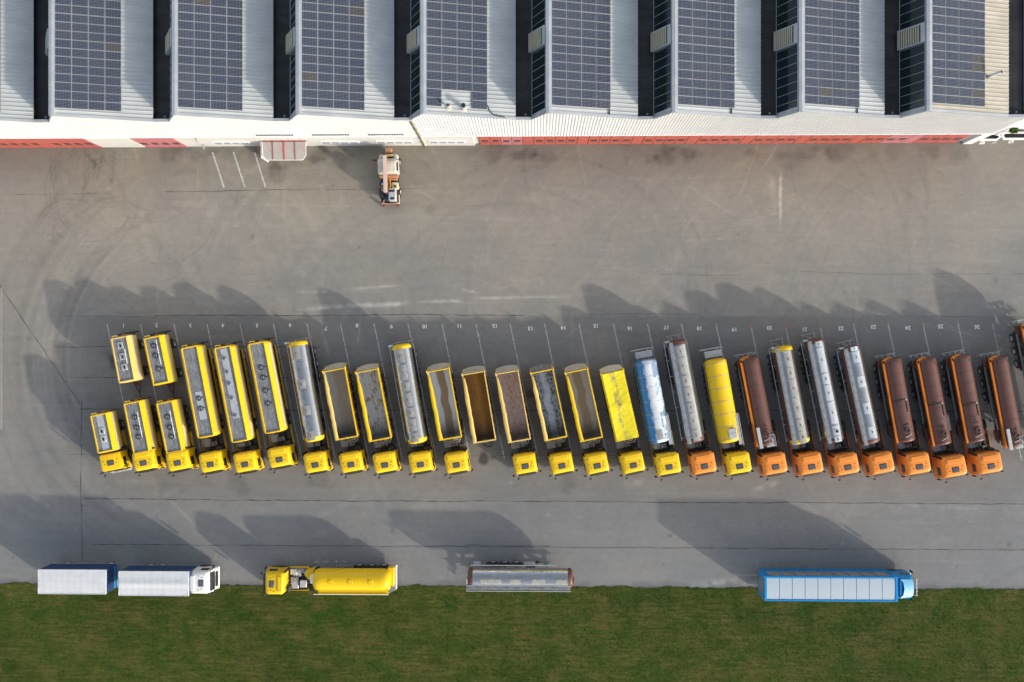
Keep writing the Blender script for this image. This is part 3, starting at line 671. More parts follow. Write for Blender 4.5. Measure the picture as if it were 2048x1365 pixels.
m = B('line'); strip(m, [W(1990, 280).xy, W(1992, 286).xy, W(1984, 287).xy], .1, .004); struct(m.build('parking_line', smooth=False))
# ------------------------------------------------------------------ vehicle parts (x forward, y left, z up)
_wm = {}
def wheel(par, x, y, r=.5, wd=.3, dual=False, dish=True):
    """y > 0: left side; one wheel part with a rim sub-part"""
    sgn = 1 if y > 0 else -1; key = (r, wd, dual)
    if key not in _wm:
        def tyre(m, y0, y1):
            pr = [(r*.56, y0), (r*.9, y0), (r*.985, y0+.03), (r, (y0+y1)/2), (r*.985, y1-.03), (r*.9, y1), (r*.56, y1)]; N = 24
            m.loft([[(rad*math.cos(2*math.pi*i/N), yy, rad*math.sin(2*math.pi*i/N)) for rad, yy in pr] for i in range(N+1)], closed=False)
        m = B('rubber'); tyre(m, -wd/2, wd/2)
        if dual: tyre(m, -wd*1.55, -wd*.55)
        m2 = B('rim'); N = 20; pr = [(.0, wd*.38), (r*.22, wd*.38), (r*.25, wd*.22), (r*.42, .05), (r*.52, wd*.42), (r*.58, wd*.46)]
        m2.loft([[(rad*math.cos(2*math.pi*i/N), yy, rad*math.sin(2*math.pi*i/N)) for rad, yy in pr] for i in range(N+1)], closed=False)
        _wm[key] = (m.mesh('wheel'), m2.mesh('rim'))
    a, b = _wm[key]; rz = 0 if sgn > 0 else math.pi
    o = inst('wheel', a, par, (x, y, r), rz); inst('rim', b, o); return o
def rrect(xr, xf, hw, rf, rb, z, n=4, nose=0.):
    P = []
    for cx, cy, a0, r in ((xf-rf, hw-rf, 0, rf), (xr+rb, hw-rb, 90, rb), (xr+rb, -hw+rb, 180, rb), (xf-rf, -hw+rf, 270, rf)):
        for i in range(n+1):
            a = R(a0+90*i/n); P.append((cx+r*math.cos(a)+(nose*(1-((cy+r*math.sin(a))/hw)**2) if cx > (xr+xf)/2 else 0), cy+r*math.sin(a), z))
    return P
_cab = {}
def cab(par, xf, y0, col, trim=None, hatch='hatchglass', style='euro', scale=1.0, roofcol=None):
    """cab whose bumper is at x = xf (of the rig) and centre at y0"""
    lv = [(.42, 1.18, -.06, -2.15, .18, .08), (.62, 1.24, 0, -2.2, .2, .08), (1.3, 1.25, 0, -2.22, .2, .08), (1.8, 1.25, -.02, -2.25, .22, .1), (2.70, 1.20, -.20, -2.25, .25, .22), (3.02, 1.17, -.27, -2.25, .28, .34), (3.24, 1.10, -.36, -2.2, .32, .42), (3.34, 1.0, -.48, -2.1, .32, .42), (3.37, .85, -.62, -1.95, .3, .4)]
    ws = 1.055 if (col == 'orange' or style == 'wide') else 1.0
    lv = [(a, b*ws, c_, d*ws, e_, f_) for a, b, c_, d, e_, f_ in lv]
    if style == 'flat': lv = [(.42, 1.18, -.06, -1.9, .14, .08), (.62, 1.22, 0, -1.95, .14, .08), (1.3, 1.23, 0, -1.95, .14, .08), (1.8, 1.23, -.02, -1.95, .14, .08), (2.45, 1.16, -.16, -1.95, .14, .1), (2.72, 1.13, -.20, -1.93, .15, .1), (2.86, 1.06, -.27, -1.88, .15, .12), (2.89, .95, -.36, -1.8, .15, .12)]
    def at(z):
        for p, q in zip(lv, lv[1:]):
            if p[0] <= z <= q[0]:
                t = (z-p[0])/(q[0]-p[0]); return [a+(b-a)*t for a, b in zip(p, q)]
        return lv[-1]
    def ring(z): q = at(z); return [(x+xf, y+y0, zz) for x, y, zz in rrect(q[3], q[2], q[1], q[4], q[5], z, 5, .07)]
    zs = [l[0] for l in lv]; ztop = lv[-1][0]; zw = 2.70 if style != 'flat' else 2.42
    c = B(col).loft([ring(z) for z in zs]).build('cab', par)
    N = lambda name, m, **k: m.build(name, c, **k)
    def front(z, y): q = at(z); return (xf+q[2]+.012+.07*(1-(y/q[1])**2), y0+y, z)
    # windscreen
    def patch(z0, z1, yw, nm, mt, off=.012):
        rows_ = []
        for i in range(5):
            z = z0+(z1-z0)*i/4; rows_.append([(front(z, yw*(j/4-1))[0]+off-.012, front(z, yw*(j/4-1))[1], z) for j in range(9)])
        return N(nm, B(mt).loft(rows_, closed=False))
    patch(1.82, zw-.04, .98, 'windscreen', 'glass', .02)
    patch(.95, 1.62, .80, 'grille', 'black', .02)
    if style != 'flat': m = B('black').loft([[(front(2.78, y)[0]+.02, y0+y, 2.80), (front(2.78, y)[0]+.22, y0+y, 2.72), (front(2.78, y)[0]+.22, y0+y, 2.74), (front(2.78, y)[0]+.02, y0+y, 2.83)] for y in (-.95, -.5, 0, .5, .95)]); N('sun_visor', m)
    N('bumper', B(col if style != 'flat' else 'lightmetal').box(xf-.1, xf+.12, y0-1.2, y0+1.2, .38, .72, .08))
    for s in (-1, 1):
        N('headlight', B('lamp').box(xf+.05, xf+.135, y0+s*.98-.2, y0+s*.98+.2, .74, .93, .03))
        P = lambda x, z: (xf+x, y0+s*(at(z)[1]+.012), z)
        q = [P(-.38, 1.78), P(-1.35, 1.78), P(-1.30, zw-.06), P(-.52, zw-.06)]
        N('side_window', B('glass').add(q if s > 0 else q[::-1], [(0, 1, 2, 3)]), smooth=False)
        N('wheel_arch', B('black').prism([(xf-1.42+.62*math.cos(R(a)), .55+.62*math.sin(R(a))) for a in range(0, 181, 20)], 'y', y0+s*1.235, y0+s*1.262) if s > 0 else B('black').prism([(xf-1.42+.62*math.cos(R(a)), .55+.62*math.sin(R(a))) for a in range(0, 181, 20)], 'y', y0-1.262, y0-1.235))
        m = B('black').tube([(xf-.22, y0+s*1.1, 2.68), (xf-.02, y0+s*1.42, 2.62), (xf-.02, y0+s*1.42, 2.0)], .022).box(xf-.10, xf+.03, y0+s*1.44-.11, y0+s*1.44+.11, 1.75, 2.5, .04)
        m.tube([(xf-.05, y0+s*.75, 2.75), (xf+.30, y0+s*.95, 2.70)], .025) if s < 0 else None
        if s < 0: m.box(xf+.22, xf+.38, y0-1.07, y0-.83, 2.58, 2.7, .03)
        N('mirror', m)
        m = B('black').box(xf-2.42, xf-2.18, y0+s*1.17-.12, y0+s*1.17+.10, 1.1, 3.1 if style != 'flat' else 2.4, .08); N('air_deflector', m)
        N('step', B('black').box(xf-.85, xf-.35, y0+s*1.245-.05, y0+s*1.245+.02, .45, .8, .02))
    hx = xf-.97; N('roof_hatch', B('black').box(hx-.28, hx+.28, y0-.37, y0+.37, ztop-.03, ztop+.035, .03).mat(hatch).box(hx-.22, hx+.22, y0-.31, y0+.31, ztop+.036, ztop+.055, .01))
    for ddx, ddy in ((.1, .62), (.1, -.62), (-.25, .75), (-.25, -.75)): N('roof_light', B('black').disc((hx+ddx, y0+ddy, ztop-.06), .045, .10, 8))
    if style != 'flat':
        m = B(col).box(xf-2.12, xf-1.62, y0-.80, y0+.80, ztop-.02, ztop+.10, .09); N('roof_fairing', m)
        for yy in (-.85, .85): N('marker_light', B('amber').disc((xf-.62, y0+yy, ztop-.11), .06, .10, 8))
    return c
def tractor(par, xf, y0, col, cs='euro', skirts='both', deckbox=True, hatch='hatchglass', seed=0, plate='greymetal'):
    rr = random.Random(seed); cab(par, xf, y0, col, hatch=hatch, style=cs)
    m = B('chassis')
    for s in (-1, 1): m.box(xf-5.9, xf-.6, y0+s*.42-.05, y0+s*.42+.05, .72, 1.0)
    for xx in (-2.7, -3.6, -4.5, -5.7): m.box(xf+xx-.08, xf+xx+.08, y0-.42, y0+.42, .76, .95)
    m.box(xf-5.9, xf-2.5, y0-.36, y0+.36, .70, .80)
    m.build('chassis', par)
    B(plate).box(xf-3.55, xf-2.75, y0-.95, y0-.25, 1.02, 1.07, .01).box(xf-3.2, xf-2.75, y0-.2, y0+.35, 1.03, 1.07, .01).build('catwalk', par)
    B('chassis').box(xf-5.25, xf-4.45, y0-.48, y0+.48, 1.02, 1.16, .06).cyl((xf-4.85, y0, 1.1), (xf-4.85, y0, 1.2), .42).build('coupling_plate', par)
    for s in (-1, 1):
        B('greymetal' if s < 0 else 'chassis').box(xf-3.95, xf-2.75, y0+s*.88-.3, y0+s*.88+.3, .42, 1.0, .1).build('fuel_tank' if s < 0 else 'battery_box', par)
        for xx in (-1.42,): wheel(par, xf+xx, y0+s*1.06, .5, .3)
        wheel(par, xf-4.95, y0+s*1.07, .5, .28, True)
        if skirts: B(col).box(xf-4.35, xf-2.25, y0+s*1.215-.025, y0+s*1.215+.025, .45, 1.12, .015).build('side_skirt', par)
        pts = [(xf-4.95+.6*math.cos(R(a)), .52+.6*math.sin(R(a))) for a in range(20, 161, 14)]; pin = [(xf-4.95+.57*math.cos(R(a)), .52+.57*math.sin(R(a))) for a in range(160, 19, -14)]
        m = B('black'); m.loft([[(p[0], yy, p[1]) for p in pts+pin] for yy in ((y0+.62, y0+1.24) if s > 0 else (y0-1.24, y0-.62))]); m.build('mudguard', par)
    m = B('black')
    for k in range(3):
        yy = y0-.18+k*.18; pts = [(xf-2.35, yy, 1.9), (xf-2.55, yy+.1, 1.45), (xf-2.95, yy+rr.uniform(-.2, .2), 1.25), (xf-3.3, yy, 1.5)]; m.tube(pts, .028)
    m.build('air_hose', par)
    B('chassis').box(xf-2.62, xf-2.32, y0+.55, y0+1.1, .9, 2.3, .06).cyl((xf-2.45, y0+.75, 2.3), (xf-2.45, y0+.75, 2.75), .07).build('exhaust', par)
def trailer_base(par, L, axles=3, first=1.35, xk=-1.5, guards=True, rear=True, legs=True, z=1.05, gap=1.31, railm='chassis', rearm='greymetal', single=.36, reartop=.0, width=1.0, bigbumper=0):
    """semi-trailer running gear under a body from -L to 0"""
    m = B(railm)
    for s in (-1, 1): m.box(-L+.1, -.1, s*.5-.06, s*.5+.06, z-.25, z)
    for xx in np.linspace(-L+.4, -.5, 8): m.box(xx-.06, xx+.06, -.5, .5, z-.2, z-.05)
    m.build('trailer_chassis', par)
    for k in range(axles):
        x = -L+first+k*gap
        for s in (-1, 1): wheel(par, x, s*1.07, .5, single)
        B('chassis').cyl((x, -.95, .5), (x, .95, .5), .08).build('axle', par)
    xa = -L+first-.7; xb = -L+first+(axles-1)*gap+.7
    for s in (-1, 1):
        B('black').box(xa, xb, s*1.06-.2, s*1.06+.2, 1.045, 1.075, .01).build('mudguard', par)
        if guards:
            m = B('greymetal'); xg0, xg1 = xb+.2, max(-3.6, xb+1.2)
            if xg1 > xg0+.5:
                for zz in (.5, .85): m.box(xg0, xg1, s*1.2-.02, s*1.2+.02, zz, zz+.1, .01)
                for xx in np.linspace(xg0+.1, xg1-.1, 4): m.box(xx-.03, xx+.03, s*1.16-.02, s*1.16+.02, .45, 1.0)
                m.build('side_guard', par)
        if legs: B('greymetal').box(-2.75, -2.6, s*.75-.07, s*.75+.07, .05, z-.1).box(-2.85, -2.5, s*.75-.13, s*.75+.13, .0, .05).build('landing_leg', par)
    B('chassis').box(xb+.3, xb+1.3, .55, 1.05, .45, .95, .04).build('tool_box', par)
    if rear:
        m = B(rearm).box(-L-.28-bigbumper, -L-.18-bigbumper, -1.2, 1.2, .48, .64, .02)
        for s in (-1, 1): m.box(-L-.2-bigbumper, -L+.2, s*.6-.05, s*.6+.05, .55, .85)
        m.build('rear_bumper', par)
        for s in (-1, 1): B('red').box(-L-.30-bigbumper, -L-.27-bigbumper, s*1.0-.18, s*1.0+.18, .66, .80, .01).build('tail_light', par)
def superring(x, hw, hh, zc, e=.75, n=36, sc_=1., flat=None):
    P = []
    for i in range(n):
        a = 2*math.pi*i/n+math.pi/n; c, s_ = math.cos(a), math.sin(a)
        P.append((x, sc_*hw*math.copysign(abs(c)**e, c), zc+sc_*hh*math.copysign(abs(s_)**e, s_)))
    return P
def vessel(par, name, L, hw, hh, zc, mat, e=.9, dish=.28, endmat=None, n=36, endname='end_cap', flatend=False):
    ends = [(0, .0, 1.0), (.35, .985, 0), (.7, .9, 0), (.9, .72, 0), (1.0, .35, 0), (1.02, .02, 0)]
    D = [(0, 1.0), (.3, .99), (.6, .93), (.82, .80), (.95, .58), (1.0, .3), (1.01, .01)]
    o = B(mat).loft([superring(-L+dish, hw, hh, zc, e, n), superring(-dish, hw, hh, zc, e, n)], (False, False)).build(name, par)
    for s, x in ((1, -dish), (-1, -L+dish)):
        rings = [superring(x+s*dish*t, hw, hh, zc, e, n, k) for t, k in D]
        if s < 0: rings = rings[::-1]
        if endmat:
            k0 = .004; B(endmat).loft([superring(x-s*.12, hw+.01, hh+.01, zc, e, n)]+rings if s > 0 else rings+[superring(x-s*.12, hw+.01, hh+.01, zc, e, n)], (False, False)).build(endname, par)
        else: B(mat).loft(rings, (False, False)).build(endname, par)
    return o
def bands(par, L, xs, hw, hh, zc, mat, e=.9, t=.015, w_=.05):
    for x in xs:
        B(mat).loft([superring(x-w_/2, hw+.001, hh+.001, zc, e), superring(x-w_/2, hw+t, hh+t, zc, e), superring(x+w_/2, hw+t, hh+t, zc, e), superring(x+w_/2, hw+.001, hh+.001, zc, e)], (False, False)).build('tank_band', par)
def manlid(par, x, y, z, style='ring'):
    if style == 'ring': m = B('black').ring((x, y, z+.05), .25, .035).mat('greymetal').disc((x, y, z), .21, .07, 14, .17).mat('black').box(x-.22, x+.22, y-.025, y+.025, z+.08, z+.11).box(x-.03, x+.03, y+.2, y+.5, z+.03, z+.07)
    elif style == 'bow': m = B('greymetal').disc((x, y, z), .24, .10, 14, .2).mat('black').tube([(x-.22, y+.05, z+.12), (x+.0, y-.15, z+.2), (x+.22, y+.05, z+.12)], .02).tube([(x, y-.2, z+.12), (x, y+.25, z+.16)], .02)
    else: m = B('lightmetal').box(x-.35, x+.35, y-.3, y+.3, z, z+.10, .03).mat('black').box(x-.12, x+.2, y-.06, y+.12, z+.10, z+.13).tube([(x-.2, y-.1, z+.13), (x+.1, y+.1, z+.2)], .02)
    m.build('manhole', par)
def coffer(par, L, hw=1.24, col='yellow', stripe='stripe', hat=(), style='ring', zt=3.45, low=1.2, rail=None, dish=.12, light=()):
    """fuel tank body with a sunken walkway between raised rails"""
    zc, hh = (zt+low)/2, (zt-low)/2
    tk = vessel(par, 'tank_body', L, hw, hh, zc, col, .62, dish, None)
    for s in (-1, 1):
        B(col).box(-L+.12, -.12, s*.80-.035, s*.80+.035, zt-.25, zt+.16, .015).build('top_rail', par)
    B(col).box(-L+.1, -L+.2, -.8, .8, zt-.2, zt+.16, .02).build('cross_rail', par); B(col).box(-.2, -.1, -.8, .8, zt-.2, zt+.16, .02).build('cross_rail', par)
    B('deck').box(-L+.2, -.2, -.765, .765, zt-.1, zt+.02).build('walkway', par, smooth=False)
    m = B('greymetal').box(-L+.25, -.25, -.35, -.33, zt+.02, zt+.045)
    for k in range(int(L/1.1)): m.box(-L+.6+k*1.1, -L+.62+k*1.1, -.76, .76, zt+.02, zt+.035)
    m.build('deck_seam', par, smooth=False)
    for x0, x1 in light: B('pad2').box(-L*x0, -L*x1, -.30, .42, zt+.021, zt+.05, .01).build('deck_plate', par)
    if stripe:
        for s in (-1, 1):
            pts = superring(0, hw+.006, hh+.006, zc, .62, 72); sel = [p for p in pts if p[1]*s > 0 and zc-.02 < p[2] < zc+.62]; sel.sort(key=lambda p: p[2])
            m = B(stripe).loft([[(-L+dish+.02, p[1], p[2]) for p in sel], [(-dish-.02, p[1], p[2]) for p in sel]], closed=False); m.build('side_stripe', par)
    for f in hat: manlid(par, -L*f, .0, zt+.02, style)
    if rail: 
        a, b = rail; m = B('white').tube([(-L*a, .42, zt+.2), (-L*b, .42, zt+.2)], .035)
        for k in range(5): x = -L*(a+(b-a)*k/4); m.cyl((x, .42, zt), (x, .42, zt+.2), .018, n=5)
        m.build('hand_rail', par)
    m = B(col).tube([(-L+.02, -.7, zt+.05), (-L-.12, -.7, zt+.1), (-L-.12, -.2, zt+.1), (-L+.02, -.2, zt+.05)], .03).tube([(-L-.05, .3, zt-.1), (-L-.14, .3, zt-.6), (-L-.14, .3, 1.2)], .03); m.build('ladder', par)
def rig_frame(name, label, cat, group, Rp, Fp, zt):
    """root at the ground below the body's front; returns (root, body length)"""
    a = W(*Rp, zt); b = W(*Fp, zt); d = b-a; rz = math.atan2(d.y, d.x)
    return thing(name, label, cat, (b.x, b.y, 0), rz, group), math.hypot(d.x, d.y)
def local(root, px_, z):
    p = W(*px_, z)-root.location; c, s_ = math.cos(root.rotation_euler.z), math.sin(root.rotation_euler.z); return p.x*c+p.y*s_, -p.x*s_+p.y*c
CH = 3.37
def cab_at(root, hatch_px, col, **k):
    x, y = local(root, hatch_px, CH if k.get('style') != 'flat' else 2.9); xf = x+.97
    return xf, y
# ---------------- fuel tankers
G_RIGID = 'short yellow fuel lorries parked at the left end of the row'
def rigid(label, Rp, Fp, H, hat, style, rail=None, flat=False, light=(), hatch='hatchglass'):
    r, L = rig_frame('fuel_lorry', label, 'fuel truck', G_RIGID, Rp, Fp, 3.3)
    xf, y = cab_at(r, H, 'yellow', style='flat' if flat else 'euro')
    if flat:
        cab(r, xf, y, 'yellow', style='flat'); m = B('lightmetal').box(xf+.1, xf+.3, y-1.1, y+1.1, .5, .78, .05); m.build('bull_bar', r)
    else: cab(r, xf, y, 'yellow', hatch=hatch)
    m = B('chassis')
    for s in (-1, 1): m.box(-L+.1, xf-.6, y*.5+s*.42-.05, y*.5+s*.42+.05, .75, 1.05)
    for x in np.linspace(-L+.3, -.3, 6): m.box(x-.05, x+.05, -.42, .42, .8, 1.0)
    m.build('chassis', r)
    for s in (-1, 1):
        wheel(r, xf-1.42, y+s*1.06)
        for xx in ((-L+1.6,) if L < 4.6 else (-L+1.35, -L+2.7)): wheel(r, xx, s*1.07, .5, .28, True); B('black').box(xx-.6, xx+.6, s*1.07-.22, s*1.07+.22, 1.06, 1.09, .01).build('mudguard', r)
        B('yellow').box(-1.9, -.3, s*1.2-.03, s*1.2+.03, .55, 1.2, .02).build('side_skirt', r)
        B('greymetal').box(-1.7, -.7, s*.85-.28, s*.85+.28, .5, 1.0, .08).build('fuel_tank', r)
    B('chassis').box(-L-.15, -L-.05, -1.15, 1.15, .5, .64, .02).build('rear_bumper', r)
    for s in (-1, 1): B('red').box(-L-.17, -L-.14, s*1.0-.15, s*1.0+.15, .68, .8).build('tail_light', r)
    coffer(r, L, hat=hat, style=style, rail=rail, light=light, zt=3.3, low=1.1)
    return r
rigid('leftmost small yellow tank truck, short body and flat cab with silver bumper bar', (196.8, 827.6), (212.8, 905.4), (221, 926), (.35, .55), 'box', None, True, ((.95, .05),))
rigid('yellow fuel truck behind the trailer in bay 1, three ring lids and white rail', (263.6, 803.4), (284.3, 907.3), (286.6, 926.5), (.70, .50, .32), 'ring', (.78, .30))
rigid('yellow fuel truck behind the trailer in bay 2, three ring lids and pale blue side', (328.8, 803), (350, 906.6), (354.6, 926.5), (.70, .50, .32), 'ring', (.80, .28))
def drawbar(label, Rp, Fp, hat, style, rail, col='yellow'):
    r, L = rig_frame('drawbar_trailer', label, 'trailer', 'yellow drawbar tank trailers in bays 1 and 2', Rp, Fp, 3.3)
    m = B('chassis')
    for s in (-1, 1): m.box(-L+.1, -.1, s*.42-.05, s*.42+.05, .75, 1.05)
    m.tube([(-.3, -.45, .8), (1.4, 0, .6), (-.3, .45, .8)], .06).tube([(1.4, 0, .6), (1.8, 0, .6)], .05); m.build('chassis', r)
    B('darkred').box(.1, .5, -.15, .15, .8, 1.0, .03).build('brake_coupling', r)
    for s in (-1, 1):
        for xx in (-.95, -L+1.05): wheel(r, xx, s*1.07, .48, .34); B('black').box(xx-.55, xx+.55, s*1.07-.2, s*1.07+.2, 1.03, 1.06, .01).build('mudguard', r)
    B('black').box(-L-.45, -L-.3, -1.15, 1.15, .5, .62, .02).box(-L-.35, -L, -.6, -.5, .5, .6).box(-L-.35, -L, .5, .6, .5, .6).build('rear_bumper', r)
    coffer(r, L, col=col, hat=hat, style=style, rail=rail, zt=3.3, low=1.1)
    return r
drawbar('yellow drawbar tank trailer in bay 1 with three square lids', (237.8, 673.3), (255, 764.7), (.80, .56, .33), 'box', (.70, .40), 'yellow_pale')
drawbar('yellow drawbar tank trailer in bay 2 with three ring lids and rear bumper', (303.5, 672.8), (323.7, 769), (.80, .60, .32), 'ring', (.90, .40))
def fuelsemi(label, Rp, Fp, H, hat, style, light=(), longskirt=True, seed=0):
    r, L = rig_frame('fuel_tanker', label, 'tanker truck', 'long yellow fuel tankers in bays 3 to 5', Rp, Fp, 3.45)
    L += .1; xf, y = cab_at(r, H, 'yellow'); tractor(r, xf, y*.9, 'yellow', seed=seed)
    trailer_base(r, L, guards=not longskirt, z=1.12, rearm='black')
    coffer(r, L, hat=hat, style=style, light=light, dish=.38, zt=3.45, low=1.25)
    if longskirt:
        for s in (-1, 1): B('yellow').box(-L+.6, -2.2, s*1.27-.03, s*1.27+.03, .75, 1.25, .02).build('side_skirt', r)
    m = B('black').cyl((.05, .3, 2.6), (.05, .3, 3.2), .05).tube([(0, -.6, 3.3), (.12, -.3, 3.25), (.12, .4, 3.25)], .035); m.build('vent_pipe', r)
    return r
r = fuelsemi('yellow tanker in bay 3, dark deck with only two lids near the middle', (378.5, 694), (413.2, 876), (420.3, 929.6), (.43, .32), 'ring', ((.5, .2),), True, 1)
r = fuelsemi('yellow tanker in bay 4, pale deck with five bow handled lids', (444.9, 694), (481.2, 885), (489.4, 929.6), (.87, .73, .61, .46, .28), 'bow', ((.97, .25),), True, 2)
r = fuelsemi('yellow tanker in bay 5, four round lids in a row of dark pipes', (512.8, 686), (547.5, 867), (558.5, 919.7), (.72, .61, .47, .33), 'ring', (), True, 3)
B('black').box(-.22, -.14, -.55, .35, 3.1, 3.35).build('dark_lettering_plate', r)
# ---------------- polished aluminium tankers
def silver(label, group, Rp, Fp, H, cabcol, endcol, R_=1.0, side=None, pads=(), padmat='pad', walk=False, zt=3.5, bumper='greymetal', bb=0, padw=.44, padoff=-.15, seed=0, rail=True, wheels_y=True):
    r, L = rig_frame('silver_tanker', label, 'tanker truck', group, Rp, Fp, zt)
    xf, y = cab_at(r, H, cabcol); tractor(r, xf, y*.9, cabcol, seed=seed)
    trailer_base(r, L, z=1.1, rearm=bumper, bigbumper=bb)
    zc = zt-R_; vessel(r, 'tank', L, R_*1.04, R_, zc, 'alu', 1.0, .42, endcol)
    if side:
        for s in (-1, 1):
            pts = [(s*(R_*1.04+.006)*math.cos(R(a)), zc+(R_+.006)*math.sin(R(a))) for a in range(-40, 34, 6)]
            B(side).loft([[(-L+.5, p[0], p[1]) for p in pts], [(-.5, p[0], p[1]) for p in pts]], closed=False).build('side_panel', r)
    for k, (a, b, mt) in enumerate(pads):
        m = B(mt); hw = padw; prof_ = []
        for i in range(7):
            yy = padoff-hw+2*hw*i/6; zz = zc+math.sqrt(max(.01, R_**2-(yy/1.04)**2)); prof_.append((yy, zz+.05))
        bot = [(p[0], p[1]-.08) for p in prof_[::-1]]
        m.loft([[(-L+L*a, p[0], p[1]) for p in prof_+bot], [(-L+L*b, p[0], p[1]) for p in prof_+bot]]); 
        xm = -L+L*(a+b)/2; zz = zc+R_*.97; m.mat('chassis').box(xm-.12, xm+.12, padoff-.02, padoff+.02, zz+.06, zz+.12)
        m.build('insulated_lid', r, smooth=False)
    if walk:
        B('walk').box(-L+.15, -.05, -.84, -.52, zt-.32, zt-.08, .02).build('walkway', r)
        m = B('greymetal')
        for k in range(int(L/.9)): m.box(-L+.4+k*.9, -L+.44+k*.9, -.85, -.47, zt-.06, zt-.04)
        m.tube([(-L+.15, -.9, zt-.1), (-.05, -.9, zt-.1)], .025); m.tube([(-L-.1, -.66, zt-.2), (-L-.35, -.66, zt-.9), (-L-.3, -.66, .9)], .04); m.tube([(-L-.1, -.46, zt-.2), (-L-.35, -.46, zt-.9), (-L-.3, -.46, .9)], .04)
        m.build('walkway_rail', r)
    if rail:
        m = B('lightmetal').tube([(-L+.1, -1.28, 2.15), (-.35, -1.28, 2.15)], .045)
        for x in np.linspace(-L+.4, -.6, 7): m.box(x-.03, x+.03, -1.28, -.95, 2.1, 2.16)
        m.build('side_rail', r)
        m = B('lightmetal').box(-L-.05, -L+.12, -1.25, -.75, 2.6, 3.2, .04); m.build('rear_box', r)
        B('greymetal').tube([(-L+.1, 1.22, 1.6), (-.8, 1.22, 1.6)], .05).build('hose_tube', r)
    return r, L
P6 = [(.05, .18, 'pad'), (.21, .36, 'pad'), (.38, .47, 'pad'), (.49, .62, 'pad'), (.64, .73, 'pad'), (.75, .87, 'pad'), (.89, .98, 'pad')]
GS = 'polished silver tankers parked in the row'
silver('silver tanker with yellow ends and yellow cab in bay 6', GS, (590.2, 682.5), (626.5, 885), (629.6, 930.7), 'yellow', 'yellow', pads=[(a, b, 'alu' if i % 2 else 'pad') for i, (a, b, _) in enumerate(P6)], seed=4)
silver('silver tanker with yellow ends and yellow cab in bay 9, between dump trucks', GS, (798.9, 688.5), (834, 888.5), (841, 930), 'yellow', 'yellow', pads=[(a, b, 'pad') for i, (a, b, _) in enumerate(P6)], seed=5)
silver('silver tanker with brown ends and orange cab in bay 17', GS, (1354.5, 680.5), (1393.2, 887), (1410.3, 933), 'orange', 'brown', pads=[(.06, .16, 'pad'), (.17, .33, 'pad'), (.35, .45, 'pad'), (.46, .60, 'pad'), (.61, .70, 'pad'), (.71, .86, 'pad'), (.87, .98, 'pad')], walk=True, bb=.25, padoff=.12, padw=.38, seed=6)
r, L = silver('silver tanker with yellow ends, brown side and orange cab in bay 20', GS, (1567.8, 692.5), (1605.3, 889.5), (1625, 934), 'orange', 'yellow', side='brown', pads=[(.05, .22, 'pad'), (.225, .33, 'pad'), (.34, .52, 'pad'), (.53, .73, 'pad'), (.75, .86, 'pad'), (.87, .99, 'pad')], walk=True, bb=.45, padoff=.18, padw=.38, seed=7)
r, L = silver('silver tanker with brown ends and a black scribble near its front, bay 21', GS, (1632.3, 677.5), (1674.5, 886), (1697.5, 935), 'orange', 'brown', pads=[(.03, .08, 'pad2'), (.09, .33, 'pad2'), (.34, .44, 'pad2'), (.45, .60, 'pad2'), (.61, .82, 'pad2'), (.84, .93, 'pad2'), (.94, .995, 'pad2')], walk=True, bb=.25, padoff=.18, padw=.38, seed=8)
m = B('black'); rr = random.Random(2)
for k in range(7): a, b = rr.uniform(-1.45, -1.05), rr.uniform(0, .4); m.tube([(a, b, 3.56), (a+rr.uniform(-.2, .2), b+rr.uniform(-.25, .25), 3.56)], .035, 5)
m.build('scribble_mark', r)
B('darkred').box(.05, .35, .3, .75, 1.1, 1.5, .05).build('hose_box', r)
r, L = silver('silver tanker with pale blue grey lids, shiny gaps and orange cab, bay 22', GS, (1705, 692.5), (1747.2, 889.5), (1767.8, 933), 'orange', 'brown', side='brown', pads=[(.01, .05, 'milk'), (.06, .17, 'pad2'), (.31, .42, 'pad2'), (.58, .69, 'pad2'), (.82, .93, 'pad2')], walk=True, bb=.2, padoff=.16, padw=.40, seed=9)
B('blue').box(-L+.3, -L+2.4, -1.22, -1.18, 1.2, 1.9, .01).build('side_sign', r)
